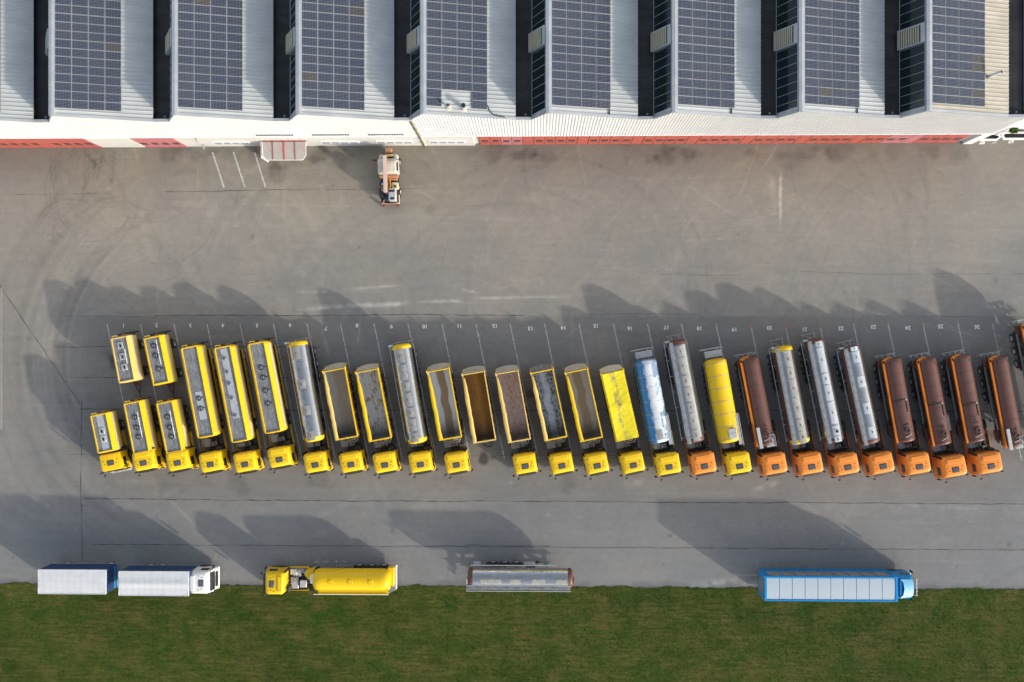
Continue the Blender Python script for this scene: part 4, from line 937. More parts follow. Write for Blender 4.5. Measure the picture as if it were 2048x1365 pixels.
# ---------------- dump trucks
def dump(label, group, Rp, Fp, H, inmat, rim='yellow', roll='yellow_pale', gate='gatebeige', tarp=False, front=True, seed=0, roller=True, frontcol=None, flank='yellow'):
    name = 'dump_truck' if H else 'dump_trailer'
    r, L = rig_frame(name, label, 'dump truck' if H else 'trailer', group, Rp, Fp, 3.05)
    rr = random.Random(seed)
    if H: xf, y = cab_at(r, H, 'yellow'); tractor(r, xf, y*.9, 'yellow', seed=seed, skirts=False)
    trailer_base(r, L, axles=3 if seed % 2 else 2, z=1.1, first=1.2, guards=False, legs=True)
    out = [(1.2, 3.0), (1.2, 2.0), (1.08, 1.55), (.8, 1.25), (0, 1.14), (-.8, 1.25), (-1.08, 1.55), (-1.2, 2.0), (-1.2, 3.0)]
    inn = [(1.13, 3.0), (1.13, 2.05), (1.0, 1.62), (.74, 1.34), (.35, 1.24), (0, 1.22), (-.35, 1.24), (-.74, 1.34), (-1.0, 1.62), (-1.13, 2.05), (-1.13, 3.0)]
    B(flank).loft([[(-L-.28*(3.0-z)/1.8, y, z) for y, z in out], [(0, y, z) for y, z in out]], closed=False).build('dump_body', r)
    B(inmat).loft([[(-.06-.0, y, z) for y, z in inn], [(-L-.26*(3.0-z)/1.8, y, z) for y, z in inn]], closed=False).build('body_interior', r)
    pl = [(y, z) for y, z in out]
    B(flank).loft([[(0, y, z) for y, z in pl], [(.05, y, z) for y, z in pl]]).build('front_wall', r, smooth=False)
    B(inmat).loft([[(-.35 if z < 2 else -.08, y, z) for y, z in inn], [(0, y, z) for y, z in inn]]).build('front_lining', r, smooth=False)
    B('black').box(-.2, -.08, -.3, .3, 3.02, 3.12, .03).build('front_bracket', r) if not tarp else None
    for s in (-1, 1):
        B(rim).box(-L-.02, .04, s*1.165-.06, s*1.165+.06, 2.98, 3.10, .02).build('side_rim', r)
        m = B(flank if flank != 'deck' else rim)
        for x in np.linspace(-L+.5, -.4, 7): m.box(x-.05, x+.05, s*1.2-.05, s*1.2+.05, 1.5, 2.98, .02)
        m.build('side_rib', r)
    B(rim).box(-.06, .08, -1.22, 1.22, 2.98, 3.12, .02).build('front_rim', r)
    B(rim).box(-L-.06, -L+.06, -1.2, 1.2, 2.97, 3.08, .02).build('rear_rim', r)
    # outward sloping tailgate
    tg = []
    for i in range(7):
        yy = -1.14+2.28*i/6; bow = .16*(1-(yy/1.14)**2); tg.append(yy)
    rows_ = [[(-L-.06-k*.42-(.18*k)*(1-(yy/1.14)**2), yy, 3.0-1.5*k) for yy in tg] for k in (0, .5, 1)]
    back = [[(x-.05, y, z) for x, y, z in rw] for rw in rows_]
    B(gate).loft(rows_, closed=False).loft(back[::-1], closed=False).build('tailgate', r)
    m = B(rim)
    for s in (-1, 1): m.tube([(-L-.05, s*1.16, 3.02), (-L-.5, s*1.12, 1.6)], .06)
    m.build('tailgate_frame', r)
    for s in (-1, 1): B(rim).box(-L-.16, -L+.1, s*1.22-.05, s*1.22+.05, 2.95, 3.3 if s > 0 else 3.2, .02).build('hinge_post', r)
    if roll and not tarp:
        n = 14; rings = []
        for k in range(n+1):
            x = -L+.35+(L-.4)*k/n; rad = .06+.12*min(1, k/3)+rr.uniform(-.015, .02); yy = -1.12+.03*rr.uniform(-1, 1)+(.04*k/n)
            rings.append([(x, yy+.05+rad*1.15*math.cos(2*math.pi*i/10), 3.14+rad*.8*math.sin(2*math.pi*i/10)) for i in range(10)])
        B(roll).loft(rings).build('tarpaulin_roll', r)
    if tarp:
        rows_ = []
        for i in range(31):
            x = -L+.02+(L)*i/30; rw = []
            for j in range(17):
                y = -1.25+2.5*j/16; sag = -.10*math.cos(math.pi*y/2.5)*abs(math.sin(math.pi*i/15))**.7+.025*math.sin(i*2.1+y*5)*rr.uniform(.3, 1)
                z = 3.13+sag+.05 if abs(y) < 1.2 else 2.85
                rw.append((x, y, z))
            rows_.append(rw)
        B('tarp').loft(rows_, closed=False).build('tarpaulin', r)
        B('black').box(-L*.52, -L*.52+.05, -1.2, 1.2, 3.10, 3.16, .01).build('tarpaulin_strap', r)
    B('chassis').cyl((.25, 0, 1.0), (.14, 0, 3.0), .13).cyl((.2, 0, 2.0), (.16, 0, 2.6), .16).build('tipping_ram', r)
    if front:
        m = B('greymetal'); c = [(.15, -.95, 1.55), (.55, -.75, 1.55), (.62, .75, 1.55), (.2, 1.0, 1.55)]
        m.tube(c, .035); m.tube([(x, y, z+.45) for x, y, z in c], .025)
        for p in c: m.tube([p, (p[0], p[1], p[2]+.45)], .025)
        m.box(.15, .5, -.7, .7, 1.50, 1.53).mat('chassis').disc((.28, -.45, 1.53), .1, .1, 10)
        m.build('work_platform', r)
        B(frontcol or 'amber').box(.5, .62, -.05, .1, 1.6, 1.75, .03).build('front_lamp', r)
    return r, L
GD = 'yellow dump trucks parked in the row'
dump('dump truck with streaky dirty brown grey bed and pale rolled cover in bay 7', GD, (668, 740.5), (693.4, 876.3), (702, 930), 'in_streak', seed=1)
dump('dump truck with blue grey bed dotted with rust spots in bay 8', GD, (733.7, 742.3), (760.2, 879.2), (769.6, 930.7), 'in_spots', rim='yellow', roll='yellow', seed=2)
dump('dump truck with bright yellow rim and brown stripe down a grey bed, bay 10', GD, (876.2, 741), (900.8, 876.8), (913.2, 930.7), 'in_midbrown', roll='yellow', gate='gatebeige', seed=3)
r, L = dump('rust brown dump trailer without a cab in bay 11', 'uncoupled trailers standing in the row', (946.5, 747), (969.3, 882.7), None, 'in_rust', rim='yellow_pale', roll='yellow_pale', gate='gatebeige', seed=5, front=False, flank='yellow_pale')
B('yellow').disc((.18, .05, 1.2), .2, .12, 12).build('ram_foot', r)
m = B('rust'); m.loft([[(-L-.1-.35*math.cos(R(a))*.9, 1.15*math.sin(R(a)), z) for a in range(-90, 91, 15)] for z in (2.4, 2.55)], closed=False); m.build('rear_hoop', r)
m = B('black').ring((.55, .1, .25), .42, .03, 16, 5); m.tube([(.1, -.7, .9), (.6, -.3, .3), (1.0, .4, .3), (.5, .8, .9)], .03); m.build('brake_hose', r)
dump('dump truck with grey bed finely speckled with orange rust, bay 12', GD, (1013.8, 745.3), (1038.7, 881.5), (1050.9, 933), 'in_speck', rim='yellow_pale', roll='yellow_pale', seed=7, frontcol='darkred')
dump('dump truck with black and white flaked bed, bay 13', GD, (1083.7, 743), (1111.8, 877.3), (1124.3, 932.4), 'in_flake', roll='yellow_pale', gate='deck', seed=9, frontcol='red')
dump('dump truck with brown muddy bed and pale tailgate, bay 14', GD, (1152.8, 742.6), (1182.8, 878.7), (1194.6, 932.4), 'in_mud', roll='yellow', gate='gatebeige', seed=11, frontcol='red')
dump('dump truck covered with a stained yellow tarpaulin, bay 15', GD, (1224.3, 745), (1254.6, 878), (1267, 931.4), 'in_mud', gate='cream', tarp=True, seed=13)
# ---------------- banded round tankers (bays 16 and 18)
def banded(label, Rp, Fp, H, mat, bandmat, nb, seed, lids=False, bandoff=0):
    r, L = rig_frame('food_tanker', label, 'tanker truck', 'banded round tankers with white rear boxes', Rp, Fp, 3.35)
    xf, y = cab_at(r, H, 'yellow'); tractor(r, xf, y*.9, 'yellow', 'wide', seed=seed, plate='lightmetal')
    trailer_base(r, L, z=1.1, bigbumper=.85, rearm='lightmetal')
    R_ = 1.12; zc = 3.35-R_; vessel(r, 'tank', L, R_*1.04, R_, zc, mat, .95, .42)
    bands(r, L, [-L+.45+(L-.9)*k/nb for k in range(nb+1)], R_*1.04, R_, zc, bandmat, .95)
    B('lightmetal').box(-L-.85, -L-.15, -.85, .95, .95, 1.7, .04).build('rear_box', r)
    m = B('lightmetal'); m.box(-L-1.12, -L-1.02, -1.25, 1.25, 1.1, 1.25, .02)
    for s in (-1, 1): m.box(-L-1.05, -L-.8, s*.6-.04, s*.6+.04, .9, 1.2)
    m.build('rear_beam', r)
    m = B('lightmetal').box(-2.7, .35, .85, 1.2, 2.85, 2.92, .01)
    m.tube([(-2.7, 1.2, 2.9), (-2.7, 1.2, 3.5), (.35, 1.2, 3.5), (.35, 1.2, 2.9)], .025)
    for x in (-2.2, -1.6, -1.0, -.4): m.cyl((x, 1.2, 2.9), (x, 1.2, 3.5), .02, n=5)
    m.mat('greymetal').box(-2.95, -2.6, .9, 1.35, 2.6, 2.68, .01); m.build('side_walkway', r)
    if lids: B('lightmetal').box(-1.5, -.5, -.12, .7, 3.3, 3.46, .04).mat('greymetal').box(-1.02, -.98, -.12, .7, 3.46, 3.475).build('lid_box', r)
    B('greymetal').tube([(-L+.2, -1.24, 2.0), (-.9, -1.24, 2.0)], .035).build('side_rail', r)
    return r, L
r, L = banded('blue and white mottled tanker with pale top lids in bay 16', (1292.3, 719.5), (1322.8, 887), (1339.2, 934.7), 'milk', 'greymetal', 6, 14)
for k in range(7):
    a = .07+.128*k; xa, xb = -L+L*a, -L+L*(a+.118); m = B('boxroof' if k < 6 else 'pad'); pr_ = [(y, 2.23+1.12*math.sqrt(1-min(.99, (y/1.165)**2))+.03) for y in (-.28, -.12, .04, .20, .34)]
    m.loft([[(xa, y, z) for y, z in pr_+[(p[0], p[1]-.05) for p in pr_[::-1]]], [(xb, y, z) for y, z in pr_+[(p[0], p[1]-.05) for p in pr_[::-1]]]]); m.build('insulated_lid', r, smooth=False)
m = B('darkred'); 
for k in range(5): m.box(-L-.02-.02*abs(2-k)*0+.02, -L+.10, -.48+k*.2, -.36+k*.2, 3.02, 3.1, .01)
m.mat('lightmetal').box(-L-.02, -L+.0, -.55, .6, 2.9, 3.0); m.build('rear_marking', r)
banded('all yellow banded tanker with grey lid box near its yellow cab, bay 18', (1433, 718.5), (1463.4, 887), (1480.6, 933), 'yellow', 'greymetal', 6, 15, True)
# ---------------- brown bitumen tankers
def bitumen(label, name, group, Rp, Fp, H, R_=1.0, zt=3.35, extra='hose', deckbox=False, sidebox=False, seed=0, wide='orange2', mud='brown'):
    r, L = rig_frame(name, label, 'tanker truck' if H else 'trailer', group, Rp, Fp, zt)
    if H: xf, y = cab_at(r, H, 'orange'); tractor(r, xf, y*.9, 'orange', seed=seed)
    trailer_base(r, L, z=1.1, axles=3, first=1.0 if H else 1.4, guards=False, gap=1.4)
    zc = zt-R_; vessel(r, 'tank', L, R_*1.03, R_, zc, 'brown', .97, .30)
    bands(r, L, [-L+.55+(L-1.0)*k/7 for k in range(8)], R_*1.03, R_, zc, 'chassis', .97, .012, .035)
    # raised orange catwalk along the offside and round the back
    m = B(wide).box(-L+.15, -.1, -1.16, -.90, zt-.42, zt-.34, .01); m.box(-L+.15, -.1, -1.17, -1.14, zt-.42, zt-.22, .01)
    m.loft([[(-L+.3-.5*math.sin(R(a)), -1.16*math.cos(R(a*.9)), z0) for z0 in (zt-.42, zt-.34)]+[(-L+.5-.46*math.sin(R(a)), -.93*math.cos(R(a*.9)), z0) for z0 in (zt-.34, zt-.42)] for a in range(0, 91, 15)])
    m.build('catwalk_rail', r)
    m = B('chassis').box(-L+.2, -.5, -1.25, -1.0, 1.55, 1.62); m.mat(mud).box(-L+.1, -L+1.0, -1.25, -.9, 1.5, 1.95, .05).box(-1.9, -.7, -1.2, -.8, .9, 1.7, .06); m.build('side_locker', r)
    m = B('greymetal').tube([(-L+.9, -1.22, 1.75), (-2.4, -1.22, 1.75)], .05).tube([(-L+.9, -1.1, 1.7), (-2.6, -1.1, 1.7)], .03); m.build('hose_tube', r)
    if extra == 'hose':
        x = -L*.5+seed % 3*.25; pts = [(x, 1.0*math.sin(R(a)), zc+.02+(R_+.06)*math.cos(R(a))) for a in range(-60, 31, 10)]
        m = B('black').tube(pts, .05, 7).tube([pts[-1], (x+1.3, pts[-1][1], pts[-1][2])], .04, 7); m.mat('lightmetal').disc((pts[-1][0], pts[-1][1], pts[-1][2]), .08, .08, 8)
        m.build('vent_hose', r)
    m = B('black'); rv = random.Random(seed*3+1); m0 = len(m.v)
    for k in range(5): a_ = -.8-.25*k-rv.uniform(0, .4); m.box(a_, a_+.05, -.5+rv.uniform(0, .4), .1+rv.uniform(0, .4), zt-.02, zt+.03)
    for k in range(4): a_ = -.5-rv.uniform(0, 1.8); b_ = rv.uniform(-.4, .3); m.tube([(a_, b_, zt+.04), (a_-rv.uniform(.1, .5), b_+rv.uniform(-.2, .3), zt+.08)], .025)
    m.disc((-1.3, .1, zt-.03), .27, .10, 14).mat('lightmetal').disc((-.85, .35, zt-.05), .06, .14, 8).tube([(-.6, -.25, zt+.05), (-.75, .25, zt+.05)], .022)
    m.mat('rust').ring((-1.3, .1, zt+.08), .22, .03)
    m.build('valve_cluster', r)
    m = B('black')
    for s in (-1, 1): m.tube([(-L+.35, s*.45, zt-.12), (-L+.35, s*.45, zt+.15), (-L+.75, s*.45, zt+.10)], .03)
    m.tube([(-L+.35, -.45, zt+.15), (-L+.35, .45, zt+.15)], .03); m.build('rear_hoop', r)
    if deckbox:
        B('lightmetal').box(-2.1, .1, -.86, -.52, zt-.12, zt+.06, .02).build('white_walkway', r)
        m = B('lightmetal').box(-1.15, .15, -.05, .95, zt-.35, zt-.28, .01).mat('greymetal').box(-1.15, -1.08, -.05, .95, zt-.3, zt-.1).box(-1.15, .15, .90, .95, zt-.3, zt-.1).mat('lightmetal').ring((-.45, .42, zt-.2), .3, .05).disc((-.45, .42, zt-.28), .26, .1, 18)
        m.build('filling_platform', r)
    if sidebox: B('pad2').box(-2.9, -1.2, 1.22, 1.55, 1.6, 1.75, .03).build('side_tray', r)
    m = B('greymetal').tube([(-L-.35, -1.25, 1.0), (-L-.35, 1.1, 1.0)], .06)
    for k in range(4): m.box(-L-.4, -L-.1, -1.1+k*.6, -.85+k*.6, .9, 1.05)
    m.build('rear_light_bar', r)
    return r, L
GB = 'brown tankers with orange cabs parked in the row'
bitumen('brown tanker in bay 19 with white walkway and filling platform behind an orange cab', 'brown_tanker', GB, (1502, 715), (1536, 893), (1552.5, 934.3), .92, 3.3, None, True, seed=16)
r, L = bitumen('brown tanker in bay 23 with a short black hose and red box, orange cab', 'brown_tanker', GB, (1787.7, 717), (1817.6, 886), (1840.8, 933.9), seed=18)
B('darkred').box(.1, .5, .3, .8, 1.0, 1.45, .06).build('hose_box', r)
bitumen('brown tanker in bay 24 with grey tray at its side, orange cab furthest forward', 'brown_tanker', GB, (1857.4, 716), (1891, 892), (1913, 939.6), sidebox=True, seed=19)
bitumen('brown tanker in bay 25 with a long black vent hose, rightmost orange cab', 'brown_tanker', GB, (1926, 711), (1958.3, 886), (1984.5, 932.6), seed=20)
bitumen('brown tank trailer without cab in bay 26, pale platform at its front', 'brown_tank_trailer', 'uncoupled trailers standing in the row', (2002, 713.5), (2036, 896), None, .95, 3.3, None, True, seed=22)
bitumen('brown and orange tank trailer cut by the right edge, standing further back than its row', 'brown_tank_trailer', 'uncoupled trailers standing in the row', (2067, 646), (2117, 900), None, .95, 3.3, 'hose', False, seed=23)
# ---------------- vehicles along the lawn
def bottom(name, label, cat, xa, xb, yc, zt, east=True, group=None):
    """body between pixel columns xa < xb centred on pixel row yc; front to the east or west"""
    a, b = W(xa, yc, zt), W(xb, yc, zt); f, bk = (b, a) if east else (a, b)
    return thing(name, label, cat, (f.x, f.y, 0), 0 if east else math.pi, group), (b-a).length
def boxbody(r, L, zb, zt, hw=1.27, ridge=0., side='navy', top='boxroof'):
    B(side).box(-L, 0, -hw, hw, zb, zt-.04, .03).build('tarpaulin_side', r)
    m = B('boxtop' if top == 'boxroof' else top); n = 28; rows_ = []; rr = random.Random(L)
    for i in range(n+1):
        x = -L+L*i/n; rows_.append([(x, y, zt+ridge*max(0, 1-abs(y)/.5)+.05*math.cos(y/hw*1.5)*(.5+.5*abs(math.sin(i*math.pi/2+.4)))+rr.uniform(-.008, .008)) for y in np.linspace(-hw, hw, 13)])
    m.loft(rows_, closed=False); m.box(-L-.03, L*0+.03, -hw-.03, -hw+.05, zt-.12, zt+.03, .015).box(-L-.03, .03, hw-.05, hw+.03, zt-.12, zt+.03, .015).box(-.05, .04, -hw, hw, zt-.12, zt+.035, .015).box(-L-.04, -L+.05, -hw, hw, zt-.12, zt+.035, .015)
    m.build('roof_cover', r)
    m = B(side)
    for x in np.linspace(-L+.6, -.6, 8): m.box(x-.012, x+.012, -hw-.012, hw+.012, zb+.1, zt-.2)
    m.build('side_strap', r)
    B('greymetal').box(-L, 0, -hw-.02, hw+.02, zb-.12, zb, .02).build('floor_frame', r)
r, L = bottom('box_trailer', 'white topped box trailer with navy sides, leftmost by the lawn', 'trailer', 76.5, 211.4, 1164.6, 4.0, True, 'white topped boxes at the lower left')
boxbody(r, L, 1.05, 4.0)
B('blue').box(.0, .04, -1.2, 1.2, 1.55, 1.95, .01).box(.0, .045, -1.25, 1.25, 1.15, 1.28, .01).build('front_panel', r)
m = B('chassis')
for s in (-1, 1): m.box(-L+.1, .2, s*.42-.05, s*.42+.05, .7, .93)
m.tube([(0, -.4, .75), (1.3, 0, .6), (0, .4, .75)], .05); m.build('chassis', r)
for s in (-1, 1):
    for x in (-1.0, -L+1.5): wheel(r, x, s*1.07, .48, .32)
r, L = bottom('box_truck', 'white cab truck with white topped navy box beside the lawn', 'truck', 237.7, 376.8, 1168, 4.0, True, 'white topped boxes at the lower left')
boxbody(r, L, 1.05, 4.0, ridge=.10)
xf, y = local(r, (404, 1167), CH); xf += .85
cab(r, xf, y, 'white')
B('glass').loft([[(xf-.40+.02*k, y+q, 3.18-.2*k) for q in np.linspace(-1.0, 1.0, 7)] for k in range(2)], closed=False).build('front_lamp_bar', r)
m = B('chassis')
for s in (-1, 1): m.box(-L+.1, xf-.6, s*.42-.05, s*.42+.05, .7, .93)
m.build('chassis', r)
for s in (-1, 1):
    wheel(r, xf-1.42, y+s*1.06)
    for x in (-L+2.0,): wheel(r, x, s*1.07, .5, .28, True)
    wheel(r, -L+3.35, s*1.07, .5, .3); B('greymetal').box(-L+4.2, -L+5.6, s*.9-.25, s*.9+.25, .45, .9, .08).build('fuel_tank', r)
B('greymetal').box(-L-.1, -L, -1.2, 1.2, .5, .65, .02).build('rear_bumper', r)
# gas tanker
r, L = bottom('gas_tanker', 'yellow domed gas tanker with yellow cab facing left beside the lawn', 'tanker truck', 622, 779, 1165, 3.35, False)
zc, R_ = 2.2, 1.2; m = vessel(r, 'tank', L, R_*1.02, R_, zc, 'yellow_tank', 1.0, .95, None, 48)
xf, y = local(r, (543, 1168.5), CH); xf += .97
tractor(r, xf, y, 'yellow', seed=31, plate='lightmetal')
trailer_base(r, L, z=1.0, first=1.0, gap=1.33, rear=False, single=.38)
for x in (-L*.25, -L*.5, -L*.76): B('yellow_tank').disc((x, .0, zc+R_-.03), .30, .07, 20, .25).build('manhole', r)
m = B('yellow_tank').box(-L+.2, -.7, .72, 1.28, zc+.78, zc+.84, .01).box(-L+.2, -.7, 1.25, 1.30, zc+.74, zc+.94, .01); m.mat('white').tube([(-L+.15, 1.34, zc+.9), (-.2, 1.34, zc+.9)], .04); m.build('walkway', r)
m = B('lightmetal')
for k in range(9): m.box(-L+.25-.07*k, -L+.29-.07*k, .85, 1.25, 2.6-.2*k, 2.64-.2*k)
m.tube([(-L+.3, 1.27, 2.9), (-L-.4, 1.27, .9)], .025).tube([(-L+.3, .83, 2.9), (-L-.4, .83, .9)], .025); m.build('ladder', r)
B('yellow').box(-L-.25, -L+.5, -1.2, .8, .75, 1.6, .08).build('rear_cabinet', r)
B('white').box(-L-.42, -L-.3, -1.28, 1.28, .55, 1.0, .03).build('rear_bumper', r)
B('white').loft([superring(-.02, .6, .6, 1.9, 1, 20), superring(.35, .5, .5, 1.8, 1, 20)]).build('front_saddle', r)
m = B('yellow').loft([[(a, b, 1.1) for a, b in ((.0, -1.1), (.9, -1.0), (1.15, -.4), (.8, 0), (.2, .3))], [(a, b, 1.9) for a, b in ((.0, -1.1), (.8, -.9), (1.0, -.4), (.7, 0), (.2, .3))]]); m.build('front_cover', r)
m = B('lightmetal').box(xf-4.2, xf-3.5, y+.1, y+.85, 1.0, 1.35, .03).box(xf-3.3, xf-2.5, y-.2, y+1.0, 1.0, 1.2, .02).box(xf-3.15, xf-2.45, y-1.1, y-.5, 1.0, 1.3, .04).box(xf-4.4, xf-4.0, y-.9, y-.45, 1.0, 1.4, .04); m.build('equipment_box', r)
m = B('greymetal')
for zz in (.55, .9): m.box(-L+4.2, -2.2, -1.26, -1.22, zz, zz+.08)
for x in np.linspace(-L+4.3, -2.3, 5): m.box(x-.03, x+.03, -1.24, -1.0, .5, 1.5)
m.build('side_rail', r)
# loose silver tank trailer
r, L = bottom('silver_tank_trailer', 'silver tank trailer with brown ends standing alone beside the lawn', 'trailer', 934, 1147, 1161, 3.5, True)
zc, R_ = 2.5, 1.0; vessel(r, 'tank', L, R_*1.06, R_, zc, 'alu', 1.0, .45, 'brown')
trailer_base(r, L, z=1.1, first=2.6, guards=False, gap=1.28)
for k, (a, b) in enumerate(((.10, .17), (.18, .31), (.40, .51), (.62, .76), (.87, .98))):
    xa, xb = -L+.4+(L-.9)*a, -L+.4+(L-.9)*b; pr_ = [(y, zc+R_*math.sqrt(1-(y/1.06)**2)+.04) for y in (-.55, -.35, -.15, .05)]
    B('pad').loft([[(xa, y, z) for y, z in pr_+[(p[0], p[1]-.06) for p in pr_[::-1]]], [(xb, y, z) for y, z in pr_+[(p[0], p[1]-.06) for p in pr_[::-1]]]]).build('insulated_lid', r, smooth=False)
m = B('deck').box(-L-.1, -.35, -1.12, -.66, zc+.72, zc+.76, .01).mat('lightmetal').tube([(-L-.1, -1.2, zc+.95), (-.25, -1.2, zc+.95)], .04).tube([(-L-.1, -.66, zc+.8), (-.4, -.66, zc+.8)], .025); m.build('walkway', r)
B('white').tube([(-L+.3, 1.22, 2.2), (-1.7, 1.22, 2.2)], .05).build('side_rail', r)
B('lightmetal').box(-L+.5, -L+1.3, 1.0, 1.3, .5, .95, .03).box(-L+6.0, -L+7.1, 1.0, 1.3, .6, 1.0, .03).build('locker', r)
B('brown').box(.0, .12, -.5, .1, 2.3, 2.9, .04).tube([(.1, -.2, 2.5), (.25, -.3, 2.4)], .04).build('front_fitting', r)
m = B('chassis').tube([(-4.3, 1.2, .6), (-3.7, 1.35, .9), (-3.4, 1.2, .5)], .04).box(-3.9, -3.7, 1.1, 1.3, .1, .8); m.build('valve_manifold', r)
M['cabtop'] = paint('sky_blue_cab_roof', (.13, .36, .55), .45, .3, dcol=(.08, .26, .46))
# blue livestock lorry
r, L = bottom('livestock_truck', 'bright blue livestock truck with whitish roof panels beside the lawn', 'truck', 1529.5, 1795, 1179.2, 4.0, True)
B('blue').box(-L, 0, -1.27, 1.27, .95, 3.98, .04).build('body_shell', r)
m = B('blue_pale'); rr = random.Random(9); n = 10
RO = NT('pale_roof_sheet'); v = RO.coord(); x_, y_, z_ = RO.sep(v); nn = RO.noise(v, 1.6, 5, .7)
edge = RO.math('ADD', RO.math('ABSOLUTE', y_), RO.math('MULTIPLY', nn, .14)); M['proof'] = RO.set(RO.mix(RO.ramp(edge, 1.13, 1.17), (.40, .47, .52), (.02, .24, .56)), .5)
for k in range(n):
    a = -L+.22+(L-.45)*k/n; b = a+(L-.45)/n-.05; B('proof').loft([[(x, y, 3.985+.05*math.cos(y/1.2*1.4)) for y in np.linspace(-1.2, 1.2, 9)] for x in (a, b)], closed=False).build('roof_panel', r)
m = B('blue').box(-L-.02, .02, 1.14, 1.28, 3.95, 4.06, .02).box(-L-.02, .02, -1.28, -1.14, 3.95, 4.06, .02).box(-L-.03, -L+.2, -1.2, 1.2, 3.95, 4.055, .02).box(-.22, .03, -1.2, 1.2, 3.95, 4.055, .02); m.build('roof_frame', r)
for s in (-1, 1):
    m = B('deck'); m.box(-L+.5, -.4, s*1.275-.012, s*1.275+.012, 1.7, 3.75)
    m.build('side_panel', r, smooth=False); m = B('pad'); rr = random.Random(s)
    for z in (1.85, 2.2, 2.55, 2.9, 3.25, 3.55):
        for k in range(9):
            if rr.random() < .72: x = -L+.7+k*(L-1.3)/9; m.box(x, x+1.05, s*1.292-.01, s*1.292+.01, z, z+.11)
    m.build('vent_slat', r, smooth=False)
    m = B('blue')
    for k in range(10): x = -L+.5+k*(L-1.0)/9; m.box(x-.04, x+.04, s*1.30-.02, s*1.30+.02, 1.6, 3.9)
    m.box(-L+.3, -.2, s*1.30-.02, s*1.30+.02, .45, .95, .01); m.build('side_frame', r, smooth=False)
B('deck').box(-L-.03, -L-.01, -.8, .8, 1.5, 3.6).build('tail_door', r, smooth=False)
for s in (-1, 1): B('amber').box(-L-.05, -L-.01, s*1.1-.08, s*1.1+.08, 3.4, 3.6, .01).build('tail_light', r)
m = B('chassis')
for s in (-1, 1): m.box(-L+.2, 2.6, s*.42-.05, s*.42+.05, .6, .9)
m.build('chassis', r)
xf, y = local(r, (1812, 1180), 3.3); xf += 1.0
cab(r, xf, 0, 'blue')
B('cabtop').loft([[(xf-1.75, -1.0, 3.8), (xf-1.45, -.6, 3.86), (xf-1.38, 0, 3.9), (xf-1.45, .6, 3.86), (xf-1.75, 1.0, 3.8)], [(xf-.30, -.85, 3.30), (xf-.22, -.5, 3.32), (xf-.2, 0, 3.33), (xf-.22, .5, 3.32), (xf-.30, .85, 3.30)]], closed=False).build('roof_deflector', r)
B('blue').loft([[(xf-1.75, s, z) for s, z in ((-1.0, 3.3), (-1.0, 3.78), (1.0, 3.78), (1.0, 3.3))], [(xf-.35, s, z) for s, z in ((-.85, 3.2), (-.85, 3.28), (.85, 3.28), (.85, 3.2))]]).build('roof_fairing', r)
m = B('lightmetal').tube([(xf-.1, -.85, 3.0), (xf+.16, -.85, 3.1), (xf+.16, .85, 3.1), (xf-.1, .85, 3.0)], .04).tube([(xf+.14, -.95, .5), (xf+.42, -.95, .7), (xf+.42, .95, .7), (xf+.14, .95, .5)], .05)
for q in (-.8, -.4, 0, .4, .8): m.disc((xf+.18, q, 3.1), .08, .1, 12)
m.build('lamp_bar', r)
for s in (-1, 1):
    for x in (-L+2.6, -L+3.9, -L+5.2): wheel(r, x, s*1.07, .48, .34)
    wheel(r, xf-1.42, s*1.06); wheel(r, xf-5.1, s*1.07, .5, .28, True)
# ---------------- mobile crane on the yard
v = W(778, 352, 1.2); r = thing('crane_truck', 'white and orange crane truck with folded pale boom parked near the hall wall', 'crane truck', (v.x, v.y, 0), R(91.5))
# x forward = north (top of the picture), y left = west
m = B('chassis').box(-2.9, 2.2, -.5, .5, .6, .95, .05).box(-2.8, 2.0, -1.0, 1.0, .55, .7, .02); m.build('chassis', r)
for x in (-1.75, 1.45):
    for s in (-1, 1): wheel(r, x, s*.98, .55, .34)
def rr_loft(nm, mt, lv, par=r):
    return B(mt).loft([rrect(q[1], q[2], q[3], q[4], q[4], q[0], 4, .04) for q in lv]).build(nm, par)
cabn = rr_loft('cab', 'offwhite', [(.7, .1, 1.75, 1.08, .12), (1.6, .08, 1.75, 1.10, .14), (1.9, .08, 1.72, 1.10, .15), (2.55, .12, 1.42, .98, .15), (2.72, .2, 1.3, .9, .16), (2.76, .35, 1.15, .75, .16)])
rr_loft('hood', 'offwhite', [(.7, 1.6, 2.25, 1.05, .2), (1.35, 1.6, 2.3, 1.04, .25), (1.55, 1.5, 2.2, .95, .25), (1.6, 1.5, 2.05, .8, .25)])
B('glass').loft([[(1.745, y, 1.86) for y in np.linspace(-.95, .95, 5)], [(1.43, y, 2.55) for y in np.linspace(-.84, .84, 5)]], closed=False).build('windscreen', cabn)
for s in (-1, 1):
    q = [(.3, s*1.105, 1.9), (1.3, s*1.105, 1.9), (1.2, s*1.0, 2.5), (.35, s*1.0, 2.5)]; B('glass').add(q if s < 0 else q[::-1], [(3, 2, 1, 0)]).build('side_window', cabn, smooth=False)
    B('black').tube([(1.5, s*1.0, 2.3), (1.55, s*1.42, 2.25)], .03).box(1.48, 1.6, s*1.42-.1, s*1.42+.1, 1.8, 2.3, .03).build('mirror', cabn)
B('yellow_pale').box(1.95, 2.2, -.5, .55, 1.58, 1.66, .02).mat('black').box(1.7, 1.98, -.65, .65, 1.58, 1.72, .04).build('hood_marking', r)
m = B('dullorange').box(2.45, 2.95, -.38, .30, .7, 1.35, .06).mat('chassis').box(2.25, 2.5, -.6, .6, .6, .85, .03).mat('offwhite').disc((2.7, .2, 1.35), .09, .08, 10); m.build('front_winch', r)
B('dullorange').box(-.22, .02, -1.0, 1.0, .9, 1.5, .04).box(-.5, -.22, -.9, .2, .9, 1.2, .04).build('crane_frame', r)
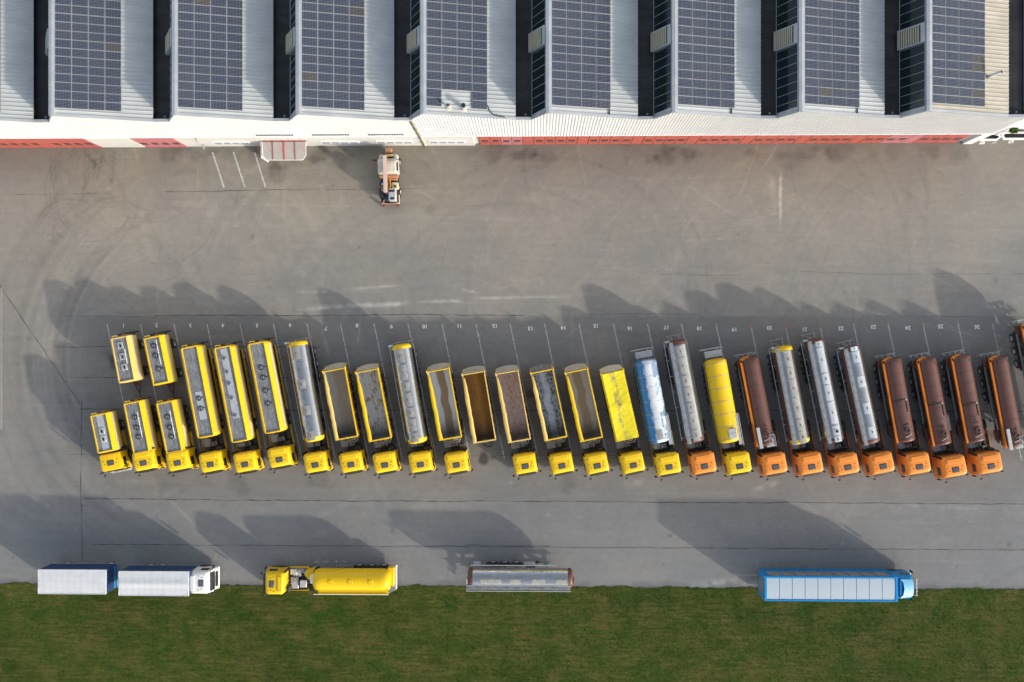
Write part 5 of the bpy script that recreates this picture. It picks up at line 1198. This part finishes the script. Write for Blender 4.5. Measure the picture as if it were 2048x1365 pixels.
m = B('boompaint').box(-2.05, 2.05, .0, .36, 2.85, 3.12, .03); m.build('boom', r)
B('dullorange').box(-2.05, 1.9, -.06, -.0, 2.84, 3.08, .01).build('boom_flank', r)
B('chassis').cyl((1.95, .18, 2.2), (1.95, .18, 3.0), .12).box(1.85, 2.15, .0, .36, 2.6, 3.15, .04).build('boom_head', r)
B('chassis').cyl((-1.9, .1, .9), (-1.9, .1, 2.9), .28).build('slewing_column', r)
m = B('lightmetal').box(-2.85, -1.55, -.82, -.08, 1.3, 2.5, .05); m.mat('black').box(-2.75, -2.52, -.7, -.25, 2.5, 2.53, .01).box(-1.95, -1.72, -.75, -.15, 2.5, 2.53, .01); m.build('operator_cabin', r)
B('cream').box(-1.5, -.75, -.98, -.3, .9, 1.35, .05).mat('rust').box(-1.35, -1.05, -.8, -.5, 1.35, 1.5, .05).build('storage_box', r)
B('black').ring((-.85, .72, 1.15), .24, .09).mat('rim').disc((-.85, .72, 1.05), .17, .1, 14).build('spare_wheel', r)
B('dullorange').box(-1.35, -1.15, .45, .9, .9, 1.3, .05).mat('greymetal').box(-1.75, -1.4, .4, .85, .9, 1.3, .05).build('rear_locker', r)
B('black').loft([[(-1.75, .45, .9), (-1.75, 1.05, .9), (-2.3, .95, .9), (-2.4, .5, .9)], [(-1.75, .45, 1.9), (-1.75, 1.05, 1.9), (-2.3, .95, 1.7), (-2.4, .5, 1.7)]]).build('counterweight', r)
B('navy').box(-2.7, -1.9, .0, .45, .95, 1.6, .05).build('pump_box', r)
m = B('cream').box(-3.0, -2.9, -1.0, .9, .9, 1.0, .02).box(-3.0, -1.2, -1.05, -.95, .9, 1.0, .02).mat('dullorange').tube([(-2.5, .6, 1.0), (-2.95, .75, 1.0), (-3.0, -.8, 1.0)], .06); m.build('rear_frame', r)
for s in (-1, 1): B('rust').box(-3.22, -3.0, s*.78-.15, s*.78+.15, .1, .6, .03).build('stabiliser', r)
m = B('yellow').tube([(-.5, -.1, 1.3), (-1.0, -.2, 1.35), (-1.4, -.1, 1.3), (-1.5, .0, 1.3)], .05); m.build('hydraulic_hose', r)
m = B('dullorange').box(-2.0, -.6, -.08, .5, .95, 1.0); m.build('crane_deck', r)
bpy.context.view_layer.update()
